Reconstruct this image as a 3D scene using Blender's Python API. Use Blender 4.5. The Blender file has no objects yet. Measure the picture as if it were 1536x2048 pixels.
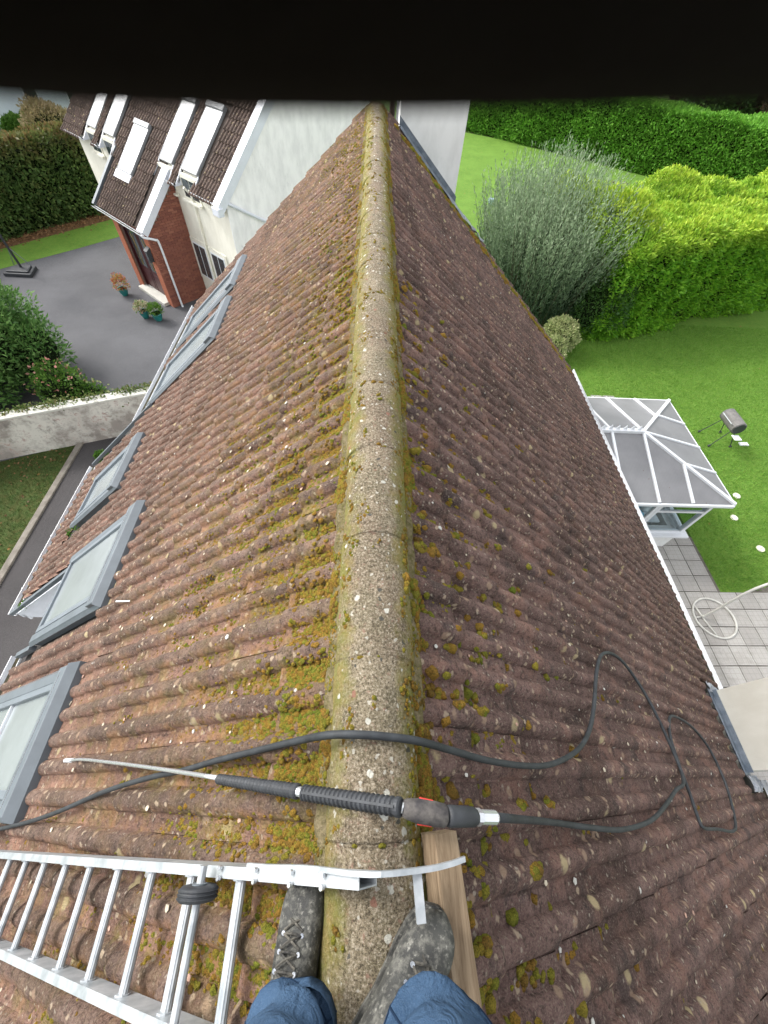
import bpy, math, random
import numpy as np
from mathutils import Vector, Matrix
random.seed(7); rng = np.random.default_rng(11)
S = bpy.context.scene
COL = S.collection
R = math.radians

# ---------------------------------------------------------------- camera, world, sun
HC = 8.5                       # camera height above the ground
CR = Vector((0.998389, -0.010732, 0.055722))     # image right
CD = Vector((0.022908, -0.822165, -0.568788))    # image down
CF = Vector((0.051917, 0.569148, -0.820594))     # view direction
FPX = 782.57
cam = bpy.data.cameras.new('camera'); co = bpy.data.objects.new('camera', cam); COL.objects.link(co)
m = Matrix((( CR.x, -CD.x, -CF.x, 0), (CR.y, -CD.y, -CF.y, 0), (CR.z, -CD.z, -CF.z, HC), (0, 0, 0, 1)))
co.matrix_world = m
cam.sensor_fit = 'VERTICAL'; cam.sensor_height = 36.0; cam.lens = FPX / 2048 * 36
cam.clip_start = 0.001; cam.clip_end = 600
cam.dof.use_dof = True; cam.dof.focus_distance = 3.0; cam.dof.aperture_fstop = cam.lens / 1.05
S.camera = co

SUN_EL, SUN_AZ = R(42), (-0.84, 0.46)     # direction the light comes from (x, y)
W = bpy.data.worlds.new('World'); S.world = W; W.use_nodes = True
wn = W.node_tree; wn.nodes.clear()
sky = wn.nodes.new('ShaderNodeTexSky'); sky.sky_type = 'NISHITA'; sky.sun_disc = False
sky.sun_elevation = SUN_EL; sky.sun_rotation = math.atan2(SUN_AZ[0], SUN_AZ[1])
sky.air_density = 1.0; sky.dust_density = 3.0
hsv = wn.nodes.new('ShaderNodeHueSaturation'); hsv.inputs['Saturation'].default_value = 0.14
hsv.inputs['Value'].default_value = 1.95
bg = wn.nodes.new('ShaderNodeBackground'); bg.inputs['Strength'].default_value = 0.15
wo = wn.nodes.new('ShaderNodeOutputWorld')
wn.links.new(sky.outputs[0], hsv.inputs['Color']); wn.links.new(hsv.outputs[0], bg.inputs[0]); wn.links.new(bg.outputs[0], wo.inputs[0])
sl = bpy.data.lights.new('sun', 'SUN'); sl.energy = 1.3; sl.angle = R(10); sl.color = (1, 0.96, 0.9)
so = bpy.data.objects.new('sun', sl); COL.objects.link(so); so.location = (0, 0, 30)
sd = Vector((SUN_AZ[0], SUN_AZ[1], 0)).normalized() * math.cos(SUN_EL) + Vector((0, 0, math.sin(SUN_EL)))
so.rotation_euler = sd.to_track_quat('Z', 'Y').to_euler()
S.view_settings.view_transform = 'Standard'; S.view_settings.look = 'None'
S.view_settings.exposure = 0.62; S.view_settings.gamma = 1.0
S.view_settings.use_curve_mapping = False
S.render.resolution_x = 768; S.render.resolution_y = 1024
S.cycles.max_bounces = 6

# ---------------------------------------------------------------- geometry helpers
T = 0.8873; AL = math.atan(T); CA, SA = math.cos(AL), math.sin(AL); XR = 0.048
ZAP = HC - 1.30                                   # apex of the tile planes
def ray(x, y):
    v = CR * (x - 768) + CD * (y - 1024) + CF * FPX
    return v / -v.z
def atD(x, y, D): r = ray(x, y); return Vector((r.x * D, r.y * D, HC - D))
def G(x, y, z=0.0): return atD(x, y, HC - z)
def SL(side, s, Y, h=0.0):                        # point on a roof slope: s down the slope, h along its normal
    return Vector((XR + side * (s * CA + h * SA), Y, ZAP - s * SA + h * CA))
def onslope(x, y, side, h=0.0):                   # pixel -> (s, Y) on the slope plane lifted by h
    r = ray(x, y); off = h / CA
    D = (1.3 - off - T * side * XR) / (1 - T * side * r.x)
    return (side * (r.x * D - XR)-h*SA) / CA, r.y * D
def pslope(x, y, side, h=0.0):
    s, Y = onslope(x, y, side, h); return SL(side, s, Y, h)

class MB:
    def __init__(s): s.v = []; s.f = []; s.m = []
    def add(s, vs, fs, mi=0):
        o = len(s.v); s.v += [tuple(v) for v in vs]; s.f += [tuple(i + o for i in f) for f in fs]; s.m += [mi] * len(fs)
    def box(s, x0, x1, y0, y1, z0, z1, M=None, mi=0):
        vs = [Vector((x, y, z)) for z in (z0, z1) for y in (y0, y1) for x in (x0, x1)]
        if M is not None: vs = [M @ v for v in vs]
        s.add(vs, [(0, 2, 3, 1), (4, 5, 7, 6), (0, 1, 5, 4), (2, 6, 7, 3), (0, 4, 6, 2), (1, 3, 7, 5)], mi)
    def beam(s, a, b, w, h, up=Vector((0, 0, 1)), mi=0):
        a, b = Vector(a), Vector(b); d = (b - a); L = d.length; d.normalize()
        x = d.cross(up).normalized(); z = x.cross(d)
        M = Matrix(((x.x, d.x, z.x, a.x), (x.y, d.y, z.y, a.y), (x.z, d.z, z.z, a.z), (0, 0, 0, 1)))
        s.box(-w / 2, w / 2, 0, L, -h / 2, h / 2, M, mi)
    def tube(s, pts, r, n=8, cap=True, mi=0, closed=False):
        pts = [Vector(p) for p in pts]; N = len(pts)
        rs = r if isinstance(r, (list, tuple)) else [r] * N
        vs = []; ref = Vector((0, 0, 1)); x = None
        for i, p in enumerate(pts):
            if closed: d = pts[(i + 1) % N] - pts[i - 1]
            else: d = pts[min(i + 1, N - 1)] - pts[max(i - 1, 0)]
            d.normalize()
            if x is None: x = d.cross(ref if abs(d.z) < .9 else Vector((1, 0, 0))).normalized()
            else: x = (x - d * x.dot(d)).normalized()
            yv = d.cross(x)
            for k in range(n):
                a = 2 * math.pi * k / n; vs.append(p + (x * math.cos(a) + yv * math.sin(a)) * rs[i])
        fs = []
        for i in range(N if closed else N - 1):
            j = (i + 1) % N
            for k in range(n): fs.append((i * n + k, i * n + (k + 1) % n, j * n + (k + 1) % n, j * n + k))
        if cap and not closed: fs.append(tuple(range(n))[::-1]); fs.append(tuple((N - 1) * n + k for k in range(n)))
        s.add(vs, fs, mi)
    def poly_prism(s, pts, off, mi=0):            # polygon extruded by the vector off
        off = Vector(off); n = len(pts); vs = [Vector(p) for p in pts] + [Vector(p) + off for p in pts]
        s.add(vs, [tuple(range(n))[::-1], tuple(range(n, 2 * n))] + [(i, (i + 1) % n, n + (i + 1) % n, n + i) for i in range(n)], mi)
    def build(s, name, mats, parent=None, smooth=False, M=None):
        me = bpy.data.meshes.new(name); me.from_pydata([tuple(v) for v in s.v], [], s.f)
        if not isinstance(mats, (list, tuple)): mats = [mats]
        for mt in mats: me.materials.append(mt)
        if len(mats) > 1: me.polygons.foreach_set('material_index', s.m)
        if smooth: me.polygons.foreach_set('use_smooth', [True] * len(s.f))
        me.update(); return link(name, me, parent, M)

def link(name, me, parent=None, M=None):
    o = bpy.data.objects.new(name, me); COL.objects.link(o)
    if parent: o.parent = parent
    if M is not None: o.matrix_local = M
    return o
def tag(o, label=None, cat=None, group=None, kind=None):
    if label: o['label'] = label
    if cat: o['category'] = cat
    if group: o['group'] = group
    if kind: o['kind'] = kind
    return o
def empty(name, label, cat, loc=(0, 0, 0), group=None, M=None):
    o = bpy.data.objects.new(name, None); COL.objects.link(o); o.empty_display_size = .2
    if M is not None: o.matrix_world = M
    else: o.location = loc
    return tag(o, label, cat, group)
def bevel(o, w=.004, seg=2):
    b = o.modifiers.new('bevel', 'BEVEL'); b.width = w; b.segments = seg; b.limit_method = 'ANGLE'; return o
def smooth_path(pts, n=8):                         # Catmull-Rom
    pts = [Vector(p) for p in pts]; out = []
    P = [pts[0] * 2 - pts[1]] + pts + [pts[-1] * 2 - pts[-2]]
    for i in range(1, len(P) - 2):
        for k in range(n):
            t = k / n; a, b, c, d = P[i - 1], P[i], P[i + 1], P[i + 2]
            out.append(.5 * ((2 * b) + (c - a) * t + (2 * a - 5 * b + 4 * c - d) * t * t + (3 * b - a - 3 * c + d) * t ** 3))
    out.append(pts[-1]); return out

# ---------------------------------------------------------------- material helpers
class NT:
    def __init__(s, name, rough=.8, spec=.3):
        s.m = bpy.data.materials.new(name); s.m.use_nodes = True; s.t = s.m.node_tree
        s.p = s.t.nodes['Principled BSDF']; s.p.inputs['Roughness'].default_value = rough
        s.p.inputs['Specular IOR Level'].default_value = spec; s._pos = None
    def n(s, kind, **kw):
        nd = s.t.nodes.new('ShaderNode' + kind)
        for k, v in kw.items(): setattr(nd, k, v)
        return nd
    def l(s, a, b): s.t.links.new(a, b)
    def pos(s):
        if s._pos is None: s._pos = s.n('NewGeometry').outputs['Position']
        return s._pos
    def objc(s): return s.n('TexCoord').outputs['Object']
    def set(s, inp, v):
        if hasattr(v, 'is_output') or isinstance(v, bpy.types.NodeSocket): s.l(v, inp)
        else: inp.default_value = v
    def noise(s, scale, detail=4, vec=None, rough=.6, dist=0, out=0):
        nd = s.n('TexNoise'); nd.inputs['Scale'].default_value = scale; nd.inputs['Detail'].default_value = detail
        nd.inputs['Roughness'].default_value = rough; nd.inputs['Distortion'].default_value = dist
        s.l(vec if vec is not None else s.pos(), nd.inputs['Vector']); return nd.outputs[out]
    def vor(s, scale, vec=None, out='Distance', rnd=1.0):
        nd = s.n('TexVoronoi'); nd.inputs['Scale'].default_value = scale; nd.inputs['Randomness'].default_value = rnd
        s.l(vec if vec is not None else s.pos(), nd.inputs['Vector']); return nd.outputs[out]
    def ramp(s, fac, *stops):
        nd = s.n('ValToRGB'); s.l(fac, nd.inputs[0]); e = nd.color_ramp.elements
        while len(e) < len(stops): e.new(.5)
        for q, (p, c) in zip(e, stops):
            q.position = p; q.color = (c, c, c, 1) if isinstance(c, (int, float)) else (*c, 1)
        return nd.outputs[0]
    def mix(s, fac, a, b, mode='MIX'):
        nd = s.n('Mix', data_type='RGBA', blend_type=mode)
        for i, v in ((0, fac), (6, a), (7, b)):
            if isinstance(v, bpy.types.NodeSocket): s.l(v, nd.inputs[i])
            else: nd.inputs[i].default_value = v if i == 0 else (*v, 1)
        return nd.outputs[2]
    def math(s, op, a, b=0.0, c=None, clamp=False):
        nd = s.n('Math', operation=op, use_clamp=clamp)
        for i, v in enumerate([a, b] + ([c] if c is not None else [])):
            if isinstance(v, bpy.types.NodeSocket): s.l(v, nd.inputs[i])
            else: nd.inputs[i].default_value = v
        return nd.outputs[0]
    def sep(s, v): nd = s.n('SeparateXYZ'); s.l(v, nd.inputs[0]); return nd.outputs
    def comb(s, x, y, z):
        nd = s.n('CombineXYZ')
        for i, v in enumerate((x, y, z)):
            if isinstance(v, bpy.types.NodeSocket): s.l(v, nd.inputs[i])
            else: nd.inputs[i].default_value = v
        return nd.outputs[0]
    def bump(s, h, strength=.5, dist=.01, prev=None):
        nd = s.n('Bump'); nd.inputs['Strength'].default_value = strength; nd.inputs['Distance'].default_value = dist
        s.l(h, nd.inputs['Height'])
        if prev is not None: s.l(prev, nd.inputs['Normal'])
        return nd.outputs[0]
    def done(s, col=None, bump=None, rough=None, metal=None):
        if col is not None: s.set(s.p.inputs['Base Color'], col if isinstance(col, bpy.types.NodeSocket) else (*col, 1))
        if bump is not None: s.l(bump, s.p.inputs['Normal'])
        if rough is not None: s.set(s.p.inputs['Roughness'], rough)
        if metal is not None: s.p.inputs['Metallic'].default_value = metal
        return s.m

def plain(name, c, rough=.6, spec=.4, var=.15, scale=8, bump=.15, metal=None, vec=False):
    t = NT(name, rough, spec); v = t.objc() if vec else None
    n1 = t.noise(scale, 5, v)
    col = t.mix(t.ramp(n1, (.3, 0), (.75, 1)), tuple(k * (1 - var) for k in c), tuple(min(1, k * (1 + var)) for k in c))
    return t.done(col, t.bump(t.noise(scale * 12, 3, v), bump, .004), metal=metal)

# tiles of the roof underfoot: pans pinkish, rolls greyer, lichen spots, dark right slope
def tile_mat(name, far=False):
    t = NT(name, .9, .15); P = t.pos(); X, Y, Z = t.sep(P)
    big = t.noise(1.3, 4); mid = t.noise(9, 5); fine = t.noise(170, 4, rough=.75)
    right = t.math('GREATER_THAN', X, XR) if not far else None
    pink = t.mix(t.ramp(mid, (.35, 0), (.65, 1)), (.300, .172, .130), (.200, .117, .090))
    grey = t.mix(t.ramp(t.noise(22, 4), (.35, 0), (.65, 1)), (.088, .062, .052), (.180, .132, .108))
    # roll crest factor from the cover width of the tiles
    ph = t.math('FRACT', t.math('MULTIPLY', t.math('ADD', Y, 15.0), 1 / .15))
    crest = t.ramp(t.math('ADD', ph, t.math('MULTIPLY', t.math('SUBTRACT', mid, .5), .35)), (.42, 0), (.60, 1), (.86, 1), (1.0, 0))
    cf = t.math('MULTIPLY', crest, .75)
    base = t.mix(cf if not far else t.ramp(mid, (.3, 0), (.7, .9)), pink, grey)
    if far: base = t.mix(.85, base, t.mix(t.ramp(t.noise(1.1, 6), (.35, 0), (.65, 1)), (.085, .066, .060), (.140, .102, .090)))
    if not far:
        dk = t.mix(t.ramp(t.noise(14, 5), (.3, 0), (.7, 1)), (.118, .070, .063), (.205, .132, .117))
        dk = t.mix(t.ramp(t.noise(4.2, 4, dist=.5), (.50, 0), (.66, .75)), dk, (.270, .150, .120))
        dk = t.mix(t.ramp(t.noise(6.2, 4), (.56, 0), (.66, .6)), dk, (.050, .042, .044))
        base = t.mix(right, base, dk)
    wn_ = t.n('TexWhiteNoise'); 
    cell = t.comb(t.math('FLOOR', t.math('MULTIPLY', X, 1 / .258)), t.math('FLOOR', t.math('MULTIPLY', Y, 1 / .3)), 0.0)
    t.l(cell, wn_.inputs['Vector'])
    tone = t.ramp(wn_.outputs[0], (0, .62), (.5, 1.0), (1, 1.15))
    base = t.mix(.8, base, tone, 'MULTIPLY')
    base = t.mix(.9, base, t.ramp(big, (.3, .78), (.7, 1.15)), 'MULTIPLY')
    base = t.mix(t.ramp(fine, (.52, 0), (.72, .65)), base, (.34, .28, .21))
    base = t.mix(t.ramp(fine, (.28, .9), (.47, 0)), base, (.035, .025, .02))
    base = t.mix(t.ramp(t.noise(48, 5, rough=.7), (.36, .7), (.48, 0)), base, (.04, .03, .026))
    # lichen: round spots of two sizes
    wob = t.n('VectorMath', operation='ADD'); nz = t.noise(30, 3, out=1); t.l(P, wob.inputs[0])
    sc = t.n('VectorMath', operation='SCALE'); t.l(nz, sc.inputs[0]); sc.inputs['Scale'].default_value = .03; t.l(sc.outputs[0], wob.inputs[1])
    for scale, r0, keep, c, st in ((7.5, .23, .76, (.44, .36, .21), .85), (14, .28, .64, (.34, .24, .17), .75), (22, .27, .68, (.42, .33, .24), .85), (37, .27, .76, (.36, .31, .25), .75), (61, .30, .76, (.28, .23, .18), .6), (10, .12, .88, (.62, .61, .56), .95)):
        v = t.n('TexVoronoi'); v.inputs['Scale'].default_value = scale; t.l(wob.outputs[0], v.inputs['Vector'])
        pick = t.math('GREATER_THAN', t.sep(v.outputs['Color'])[0], keep)
        spot = t.ramp(t.math('ADD', v.outputs['Distance'], t.math('MULTIPLY', t.math('SUBTRACT', fine, .5), .16)), (r0 * .65, 1), (r0, 0))
        base = t.mix(t.math('MULTIPLY', t.math('MULTIPLY', pick, spot), st), base, c)
    if not far:   # green and ochre film close to the ridge on the left
        dist = t.math('SUBTRACT', XR, X)
        near = t.ramp(t.math('DIVIDE', dist, 2.4), (0.0, 1), (.45, .6), (1, 0))
        film = t.ramp(t.noise(6.5, 7, rough=.75), (.44, 0), (.58, 1))
        pan = t.math('SUBTRACT', 1.0, t.math('MULTIPLY', crest, .72))
        fac = t.math('MULTIPLY', t.math('MULTIPLY', near, film), t.math('MULTIPLY', pan, t.math('SUBTRACT', 1.0, right)))
        gc = t.mix(t.ramp(t.noise(9, 4), (.42, 0), (.58, 1)), (.32, .175, .055), (.235, .20, .045))
        base = t.mix(t.math('MULTIPLY', fac, .7), base, gc)
    b = t.bump(fine, .9, .008); b = t.bump(t.noise(45, 5), .9, .018, b)
    return t.done(base, b)
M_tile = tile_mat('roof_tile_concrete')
M_fartile = tile_mat('far_roof_tile', True)

def ridge_mat():
    t = NT('ridge_concrete', .92, .15); P = t.pos()
    fine = t.noise(125, 4, rough=.85); mid = t.noise(11, 5)
    base = t.mix(t.ramp(mid, (.35, 0), (.66, 1)), (.175, .150, .095), (.285, .235, .160))
    base = t.mix(t.ramp(t.noise(2.5, 3), (.45, 0), (.7, .5)), base, (.21, .135, .105))
    base = t.mix(t.ramp(fine, (.52, 0), (.60, .85)), base, (.46, .40, .31))
    base = t.mix(t.ramp(fine, (.40, .9), (.47, 0)), base, (.07, .055, .04))
    base = t.mix(t.ramp(t.noise(60, 4), (.60, 0), (.68, .6)), base, (.30, .17, .13))
    X, Y, Z = t.sep(P); fl = t.math('ABSOLUTE', t.math('MULTIPLY', t.math('SUBTRACT', X, XR), 1 / .131))
    fk = t.math('ADD', t.math('MULTIPLY', fl, .42), t.math('MULTIPLY', t.noise(8, 6, rough=.75), .8)); fk = t.math('ADD', fk, t.math('MULTIPLY', Y, .016))
    base = t.mix(t.ramp(fk, (.60, 0), (.80, .75)), base, t.mix(t.ramp(t.noise(20, 3), (.4, 0), (.6, 1)), (.20, .20, .04), (.26, .20, .055)))
    nzv = t.noise(45, 3, out=1); wob = t.n('VectorMath', operation='ADD'); scn = t.n('VectorMath', operation='SCALE'); t.l(nzv, scn.inputs[0]); scn.inputs['Scale'].default_value = .022; t.l(P, wob.inputs[0]); t.l(scn.outputs[0], wob.inputs[1])
    for scale, r0, keep, c in ((12, .15, .72, (.66, .66, .60)), (21, .22, .74, (.60, .59, .52)), (47, .27, .76, (.50, .47, .40)), (26, .22, .84, (.08, .08, .07)), (17, .18, .88, (.30, .15, .11))):
        v = t.n('TexVoronoi'); v.inputs['Scale'].default_value = scale; t.l(wob.outputs[0], v.inputs['Vector'])
        pick = t.math('GREATER_THAN', t.sep(v.outputs['Color'])[0], keep)
        spot = t.ramp(v.outputs['Distance'], (r0 * .8, 1), (r0, 0))
        base = t.mix(t.math('MULTIPLY', t.math('MULTIPLY', pick, spot), .9), base, c)
    b = t.bump(fine, 1.0, .009); b = t.bump(t.noise(28, 5, rough=.7), .8, .022, b)
    return t.done(base, b)
M_ridge = ridge_mat()
def moss_mat():
    t = NT('moss', .95, .1); isl = t.n('NewGeometry').outputs['Random Per Island']
    f = t.math('ADD', t.math('MULTIPLY', isl, .45), t.math('MULTIPLY', t.noise(3.0, 4), .75))
    c = t.ramp(f, (.25, (.13, .19, .022)), (.42, (.21, .205, .028)), (.56, (.29, .225, .035)), (.70, (.34, .185, .035)), (.88, (.17, .10, .028)))
    c = t.mix(t.ramp(t.noise(260, 3), (.35, .7), (.6, 0)), c, (.045, .05, .012))
    return t.done(c, t.bump(t.noise(320, 3), 1.0, .01))
M_moss = moss_mat()
def stone_like(name, a, b, sc=5, fsc=120, rough=.9, bs=.5, bd=.006):
    t = NT(name, rough, .2)
    c = t.mix(t.ramp(t.noise(sc, 6), (.35, 0), (.65, 1)), a, b)
    c = t.mix(t.ramp(t.noise(fsc, 3), (.35, .45), (.6, 0)), c, tuple(k * .55 for k in a))
    return t.done(c, t.bump(t.noise(fsc, 4), bs, bd))
M_mortar = stone_like('mossy_mortar', (.115, .10, .035), (.23, .185, .115), 30, 75, .95, 1.0, .02)
M_white = plain('white_upvc', (.74, .76, .79), .35, .5, .05, 5, .05)
M_fascia = plain('white_fascia', (.66, .69, .75), .4, .5, .07, 4, .05)
M_greyfl = plain('grey_flashing', (.115, .135, .152), .5, .5, .15, 6, .1)
M_greysash = plain('grey_sash', (.17, .195, .22), .4, .5, .1, 6, .08)
def lead_mat():
    t = NT('lead_sheet', .45, .5); c = t.mix(t.ramp(t.noise(9, 5), (.4, 0), (.7, 1)), (.10, .125, .16), (.19, .22, .26))
    return t.done(c, t.bump(t.noise(14, 4), .8, .02))
M_lead = lead_mat()
M_leadold = stone_like('crumpled_lead', (.22, .24, .28), (.42, .44, .47), 20, 60, .6, .8, .01)
def glass_mat(name, c, rough=.06, spec=.9):
    t = NT(name, rough, spec); col = t.mix(t.ramp(t.noise(2.3, 4), (.3, 0), (.7, 1)), tuple(k * .8 for k in c), c)
    t.p.inputs['Coat Weight'].default_value = .35; t.p.inputs['Coat Roughness'].default_value = max(.04, rough)
    return t.done(col)
M_glass = glass_mat('skylight_glass', (.34, .375, .385), .16, .7)
M_glass_pale = glass_mat('painted_sky_glass', (.85, .87, .86), .1)  # bright sky reflection put into the base colour of the glass
M_glass_dark = glass_mat('dark_window_glass', (.05, .065, .07))
def render_mat(name, c, stain, s=.5):
    t = NT(name, .85, .2); X, Y, Z = t.sep(t.pos())
    v = t.comb(t.math('MULTIPLY', X, 5), t.math('MULTIPLY', Y, 5), t.math('MULTIPLY', Z, 2.2))
    col = t.mix(t.math('MULTIPLY', t.ramp(t.noise(2.2, 7, v, .75), (.58, 0), (.70, 1)), t.math('MULTIPLY', t.ramp(t.noise(.45, 3), (.45, .15), (.6, 1)), s)), c, stain)
    v2 = t.comb(t.math('MULTIPLY', X, 2), t.math('MULTIPLY', Y, 2), t.math('MULTIPLY', Z, .8))
    col = t.mix(t.ramp(t.noise(2.2, 5, v2), (.35, .25), (.6, 0)), col, stain)
    return t.done(col, t.bump(t.noise(90, 4), .6, .006))
M_gable = render_mat('white_render', (.90, .89, .88), (.36, .36, .37), .8)
M_cream = render_mat('cream_render', (.80, .78, .68), (.5, .48, .38), .3)
M_chim = render_mat('grey_white_render', (.84, .84, .83), (.42, .43, .41), .6)
M_chim2 = render_mat('buff_render', (.56, .55, .50), (.36, .34, .28), .6)
def gwall():
    t = NT('weathered_wall', .9, .15)
    col = t.mix(t.ramp(t.noise(1.3, 6, rough=.7), (.42, 0), (.56, 1)), (.30, .27, .24), (.60, .58, .52))
    col = t.mix(t.ramp(t.noise(2.6, 6, rough=.75), (.56, 0), (.66, .8)), col, (.28, .16, .14))
    col = t.mix(t.ramp(t.noise(4, 6, rough=.75), (.54, 0), (.68, .75)), col, (.17, .16, .14))
    return t.done(col, t.bump(t.noise(30, 5), .6, .02))
M_gwall = gwall()
def brick_mat():
    t = NT('red_brick', .85, .2); isl = t.n('NewGeometry').outputs['Random Per Island']
    c = t.ramp(isl, (0, (.24, .090, .065)), (.5, (.30, .12, .08)), (.8, (.21, .080, .06)), (1, (.35, .15, .10)))
    return t.done(t.mix(t.ramp(t.noise(30, 4), (.4, 0), (.7, .3)), c, (.15, .07, .06)), t.bump(t.noise(90, 3), .4, .005))
M_brick = brick_mat(); M_orange = plain('terracotta_trim', (.42, .15, .075), .8, .2, .15, 9)
M_jointm = plain('brick_mortar', (.30, .22, .18), .9, .1, .15, 20)
M_door = plain('dark_red_door', (.055, .012, .014), .35, .5, .2, 8, .05); M_brass = plain('brass', (.55, .40, .14), .35, .5, .1, metal=.8)
def asphalt(name, c):
    t = NT(name, .92, .2); f = t.noise(160, 3, rough=.8)
    col = t.mix(t.ramp(t.noise(.5, 6), (.35, 0), (.65, 1)), tuple(k * .82 for k in c), tuple(k * 1.15 for k in c))
    col = t.mix(t.ramp(f, (.52, 0), (.7, .7)), col, tuple(k * 2.6 for k in c)); col = t.mix(t.ramp(f, (.3, .7), (.45, 0)), col, tuple(k * .4 for k in c))
    col = t.mix(t.ramp(t.noise(2.2, 7, rough=.75), (.60, 0), (.75, .3)), col, (.09, .085, .06))
    return t.done(col, t.bump(f, .6, .008))
M_asph = asphalt('driveway_asphalt', (.098, .098, .104)); M_path = asphalt('path_asphalt', (.060, .056, .056))
def grass_mat(name, a, b, c, wear=.0):
    t = NT(name, .85, .15); X, Y, Z = t.sep(t.pos())
    n1 = t.noise(.8, 6, rough=.65); n2 = t.noise(38, 5, rough=.8); n3 = t.noise(6, 6, rough=.75)
    col = t.mix(t.ramp(n1, (.35, 0), (.65, 1)), a, b)
    col = t.mix(t.ramp(n3, (.42, 0), (.68, .6)), col, c)
    col = t.mix(t.ramp(n2, (.55, 0), (.72, .6)), col, tuple(min(1, k * 1.8) for k in b)); col = t.mix(t.ramp(n2, (.30, .8), (.46, 0)), col, tuple(k * .3 for k in a))
    if wear:
        v = t.n('TexVoronoi'); v.inputs['Scale'].default_value = 2.6; t.l(t.pos(), v.inputs['Vector'])
        pk = t.math('GREATER_THAN', t.sep(v.outputs['Color'])[1], 1 - wear)
        col = t.mix(t.math('MULTIPLY', pk, t.ramp(v.outputs['Distance'], (.08, 1), (.13, 0))), col, (.28, .16, .06))
    return t.done(col, t.bump(n2, 1.0, .05))
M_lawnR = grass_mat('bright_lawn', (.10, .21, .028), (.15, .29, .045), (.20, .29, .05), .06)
M_lawnL = grass_mat('dull_lawn', (.048, .085, .022), (.075, .115, .03), (.14, .10, .04), .5)  # darker, duller green than the back lawn
M_ground = grass_mat('rough_grass', (.05, .10, .02), (.08, .15, .03), (.12, .14, .04))
def leaf_mat(name, *stops, rough=.55, zlo=None, zhi=None, low=None):
    t = NT(name, rough, .3); isl = t.n('NewGeometry').outputs['Random Per Island']
    f = t.math('ADD', t.math('MULTIPLY', isl, .6), t.math('MULTIPLY', t.noise(1.1, 4), .5))
    c = t.ramp(f, *[(.15 + .75 * i / (len(stops) - 1), s) for i, s in enumerate(stops)])
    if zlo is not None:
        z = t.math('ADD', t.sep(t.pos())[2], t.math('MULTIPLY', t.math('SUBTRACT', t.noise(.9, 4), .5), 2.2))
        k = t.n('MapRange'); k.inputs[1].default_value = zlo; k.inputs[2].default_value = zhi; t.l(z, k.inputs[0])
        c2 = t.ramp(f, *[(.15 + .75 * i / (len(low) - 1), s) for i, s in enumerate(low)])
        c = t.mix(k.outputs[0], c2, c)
    m_ = t.done(c)
    t.p.inputs['Subsurface Weight'].default_value = 0.0
    tr = t.n('BsdfTranslucent'); t.l(c, tr.inputs[0]); mx = t.n('MixShader'); mx.inputs[0].default_value = .25
    out = [n for n in t.t.nodes if n.type == 'OUTPUT_MATERIAL'][0]
    t.l(t.p.outputs[0], mx.inputs[1]); t.l(tr.outputs[0], mx.inputs[2]); t.l(mx.outputs[0], out.inputs[0])
    return m_
M_hedgeG = leaf_mat('bright_green_leaves', (.09, .25, .03), (.14, .35, .04), (.19, .43, .05), (.25, .50, .07))
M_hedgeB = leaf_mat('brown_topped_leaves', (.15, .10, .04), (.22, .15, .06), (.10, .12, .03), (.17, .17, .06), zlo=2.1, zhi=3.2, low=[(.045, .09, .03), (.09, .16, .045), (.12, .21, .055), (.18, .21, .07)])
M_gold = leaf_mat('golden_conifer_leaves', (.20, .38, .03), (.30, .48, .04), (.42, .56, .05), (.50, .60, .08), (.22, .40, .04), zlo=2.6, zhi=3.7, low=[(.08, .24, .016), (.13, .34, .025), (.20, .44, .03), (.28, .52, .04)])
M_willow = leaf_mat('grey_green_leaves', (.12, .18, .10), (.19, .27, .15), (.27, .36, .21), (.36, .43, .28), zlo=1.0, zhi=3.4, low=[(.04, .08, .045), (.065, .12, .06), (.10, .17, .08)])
M_varieg = leaf_mat('variegated_leaves', (.20, .28, .09), (.36, .42, .18), (.52, .52, .27), (.14, .22, .07))
M_fresh = leaf_mat('fresh_green_leaves', (.05, .13, .018), (.09, .20, .03), (.14, .25, .04))
M_darkg = leaf_mat('deep_green_leaves', (.022, .06, .016), (.04, .10, .022), (.065, .15, .03), (.10, .19, .04))
M_brownl = leaf_mat('brown_twiggy_leaves', (.055, .035, .025), (.09, .06, .035), (.05, .06, .03))
M_tan = leaf_mat('tan_seed_heads', (.26, .20, .11), (.34, .27, .15), (.22, .20, .09))
M_pink = leaf_mat('pink_petals', (.55, .20, .16), (.62, .34, .28), (.5, .12, .12))
M_litter = leaf_mat('fallen_leaves', (.20, .11, .05), (.30, .17, .08), (.14, .08, .04))
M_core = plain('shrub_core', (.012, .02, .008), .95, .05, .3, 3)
M_bark = stone_like('bark', (.06, .045, .03), (.11, .08, .055), 8)
M_alu = NT('brushed_aluminium', .42, .5); M_alu = (lambda t: t.done(t.mix(t.ramp(t.noise(14, 5), (.35, 0), (.7, 1)), (.30, .33, .35), (.53, .55, .57)), t.bump(t.noise(60, 3), .15, .002), metal=.35))(M_alu)
M_alud = plain('dusty_aluminium', (.50, .51, .50), .6, .4, .12, 12, .2)
M_rubber = plain('black_rubber', (.034, .037, .042), .55, .4, .3, 30, .2, vec=True)
M_hose = plain('hose_rubber', (.030, .034, .038), .6, .35, .4, 18, .3)
M_red = plain('red_plastic', (.55, .04, .03), .45, .5, .05)
M_steel = plain('chromed_steel', (.62, .64, .66), .25, .6, .08, 20, .05, metal=.7)
M_gun = stone_like('dusty_gun_plastic', (.045, .042, .045), (.12, .11, .10), 25, 90, .7, .3, .003)
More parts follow.
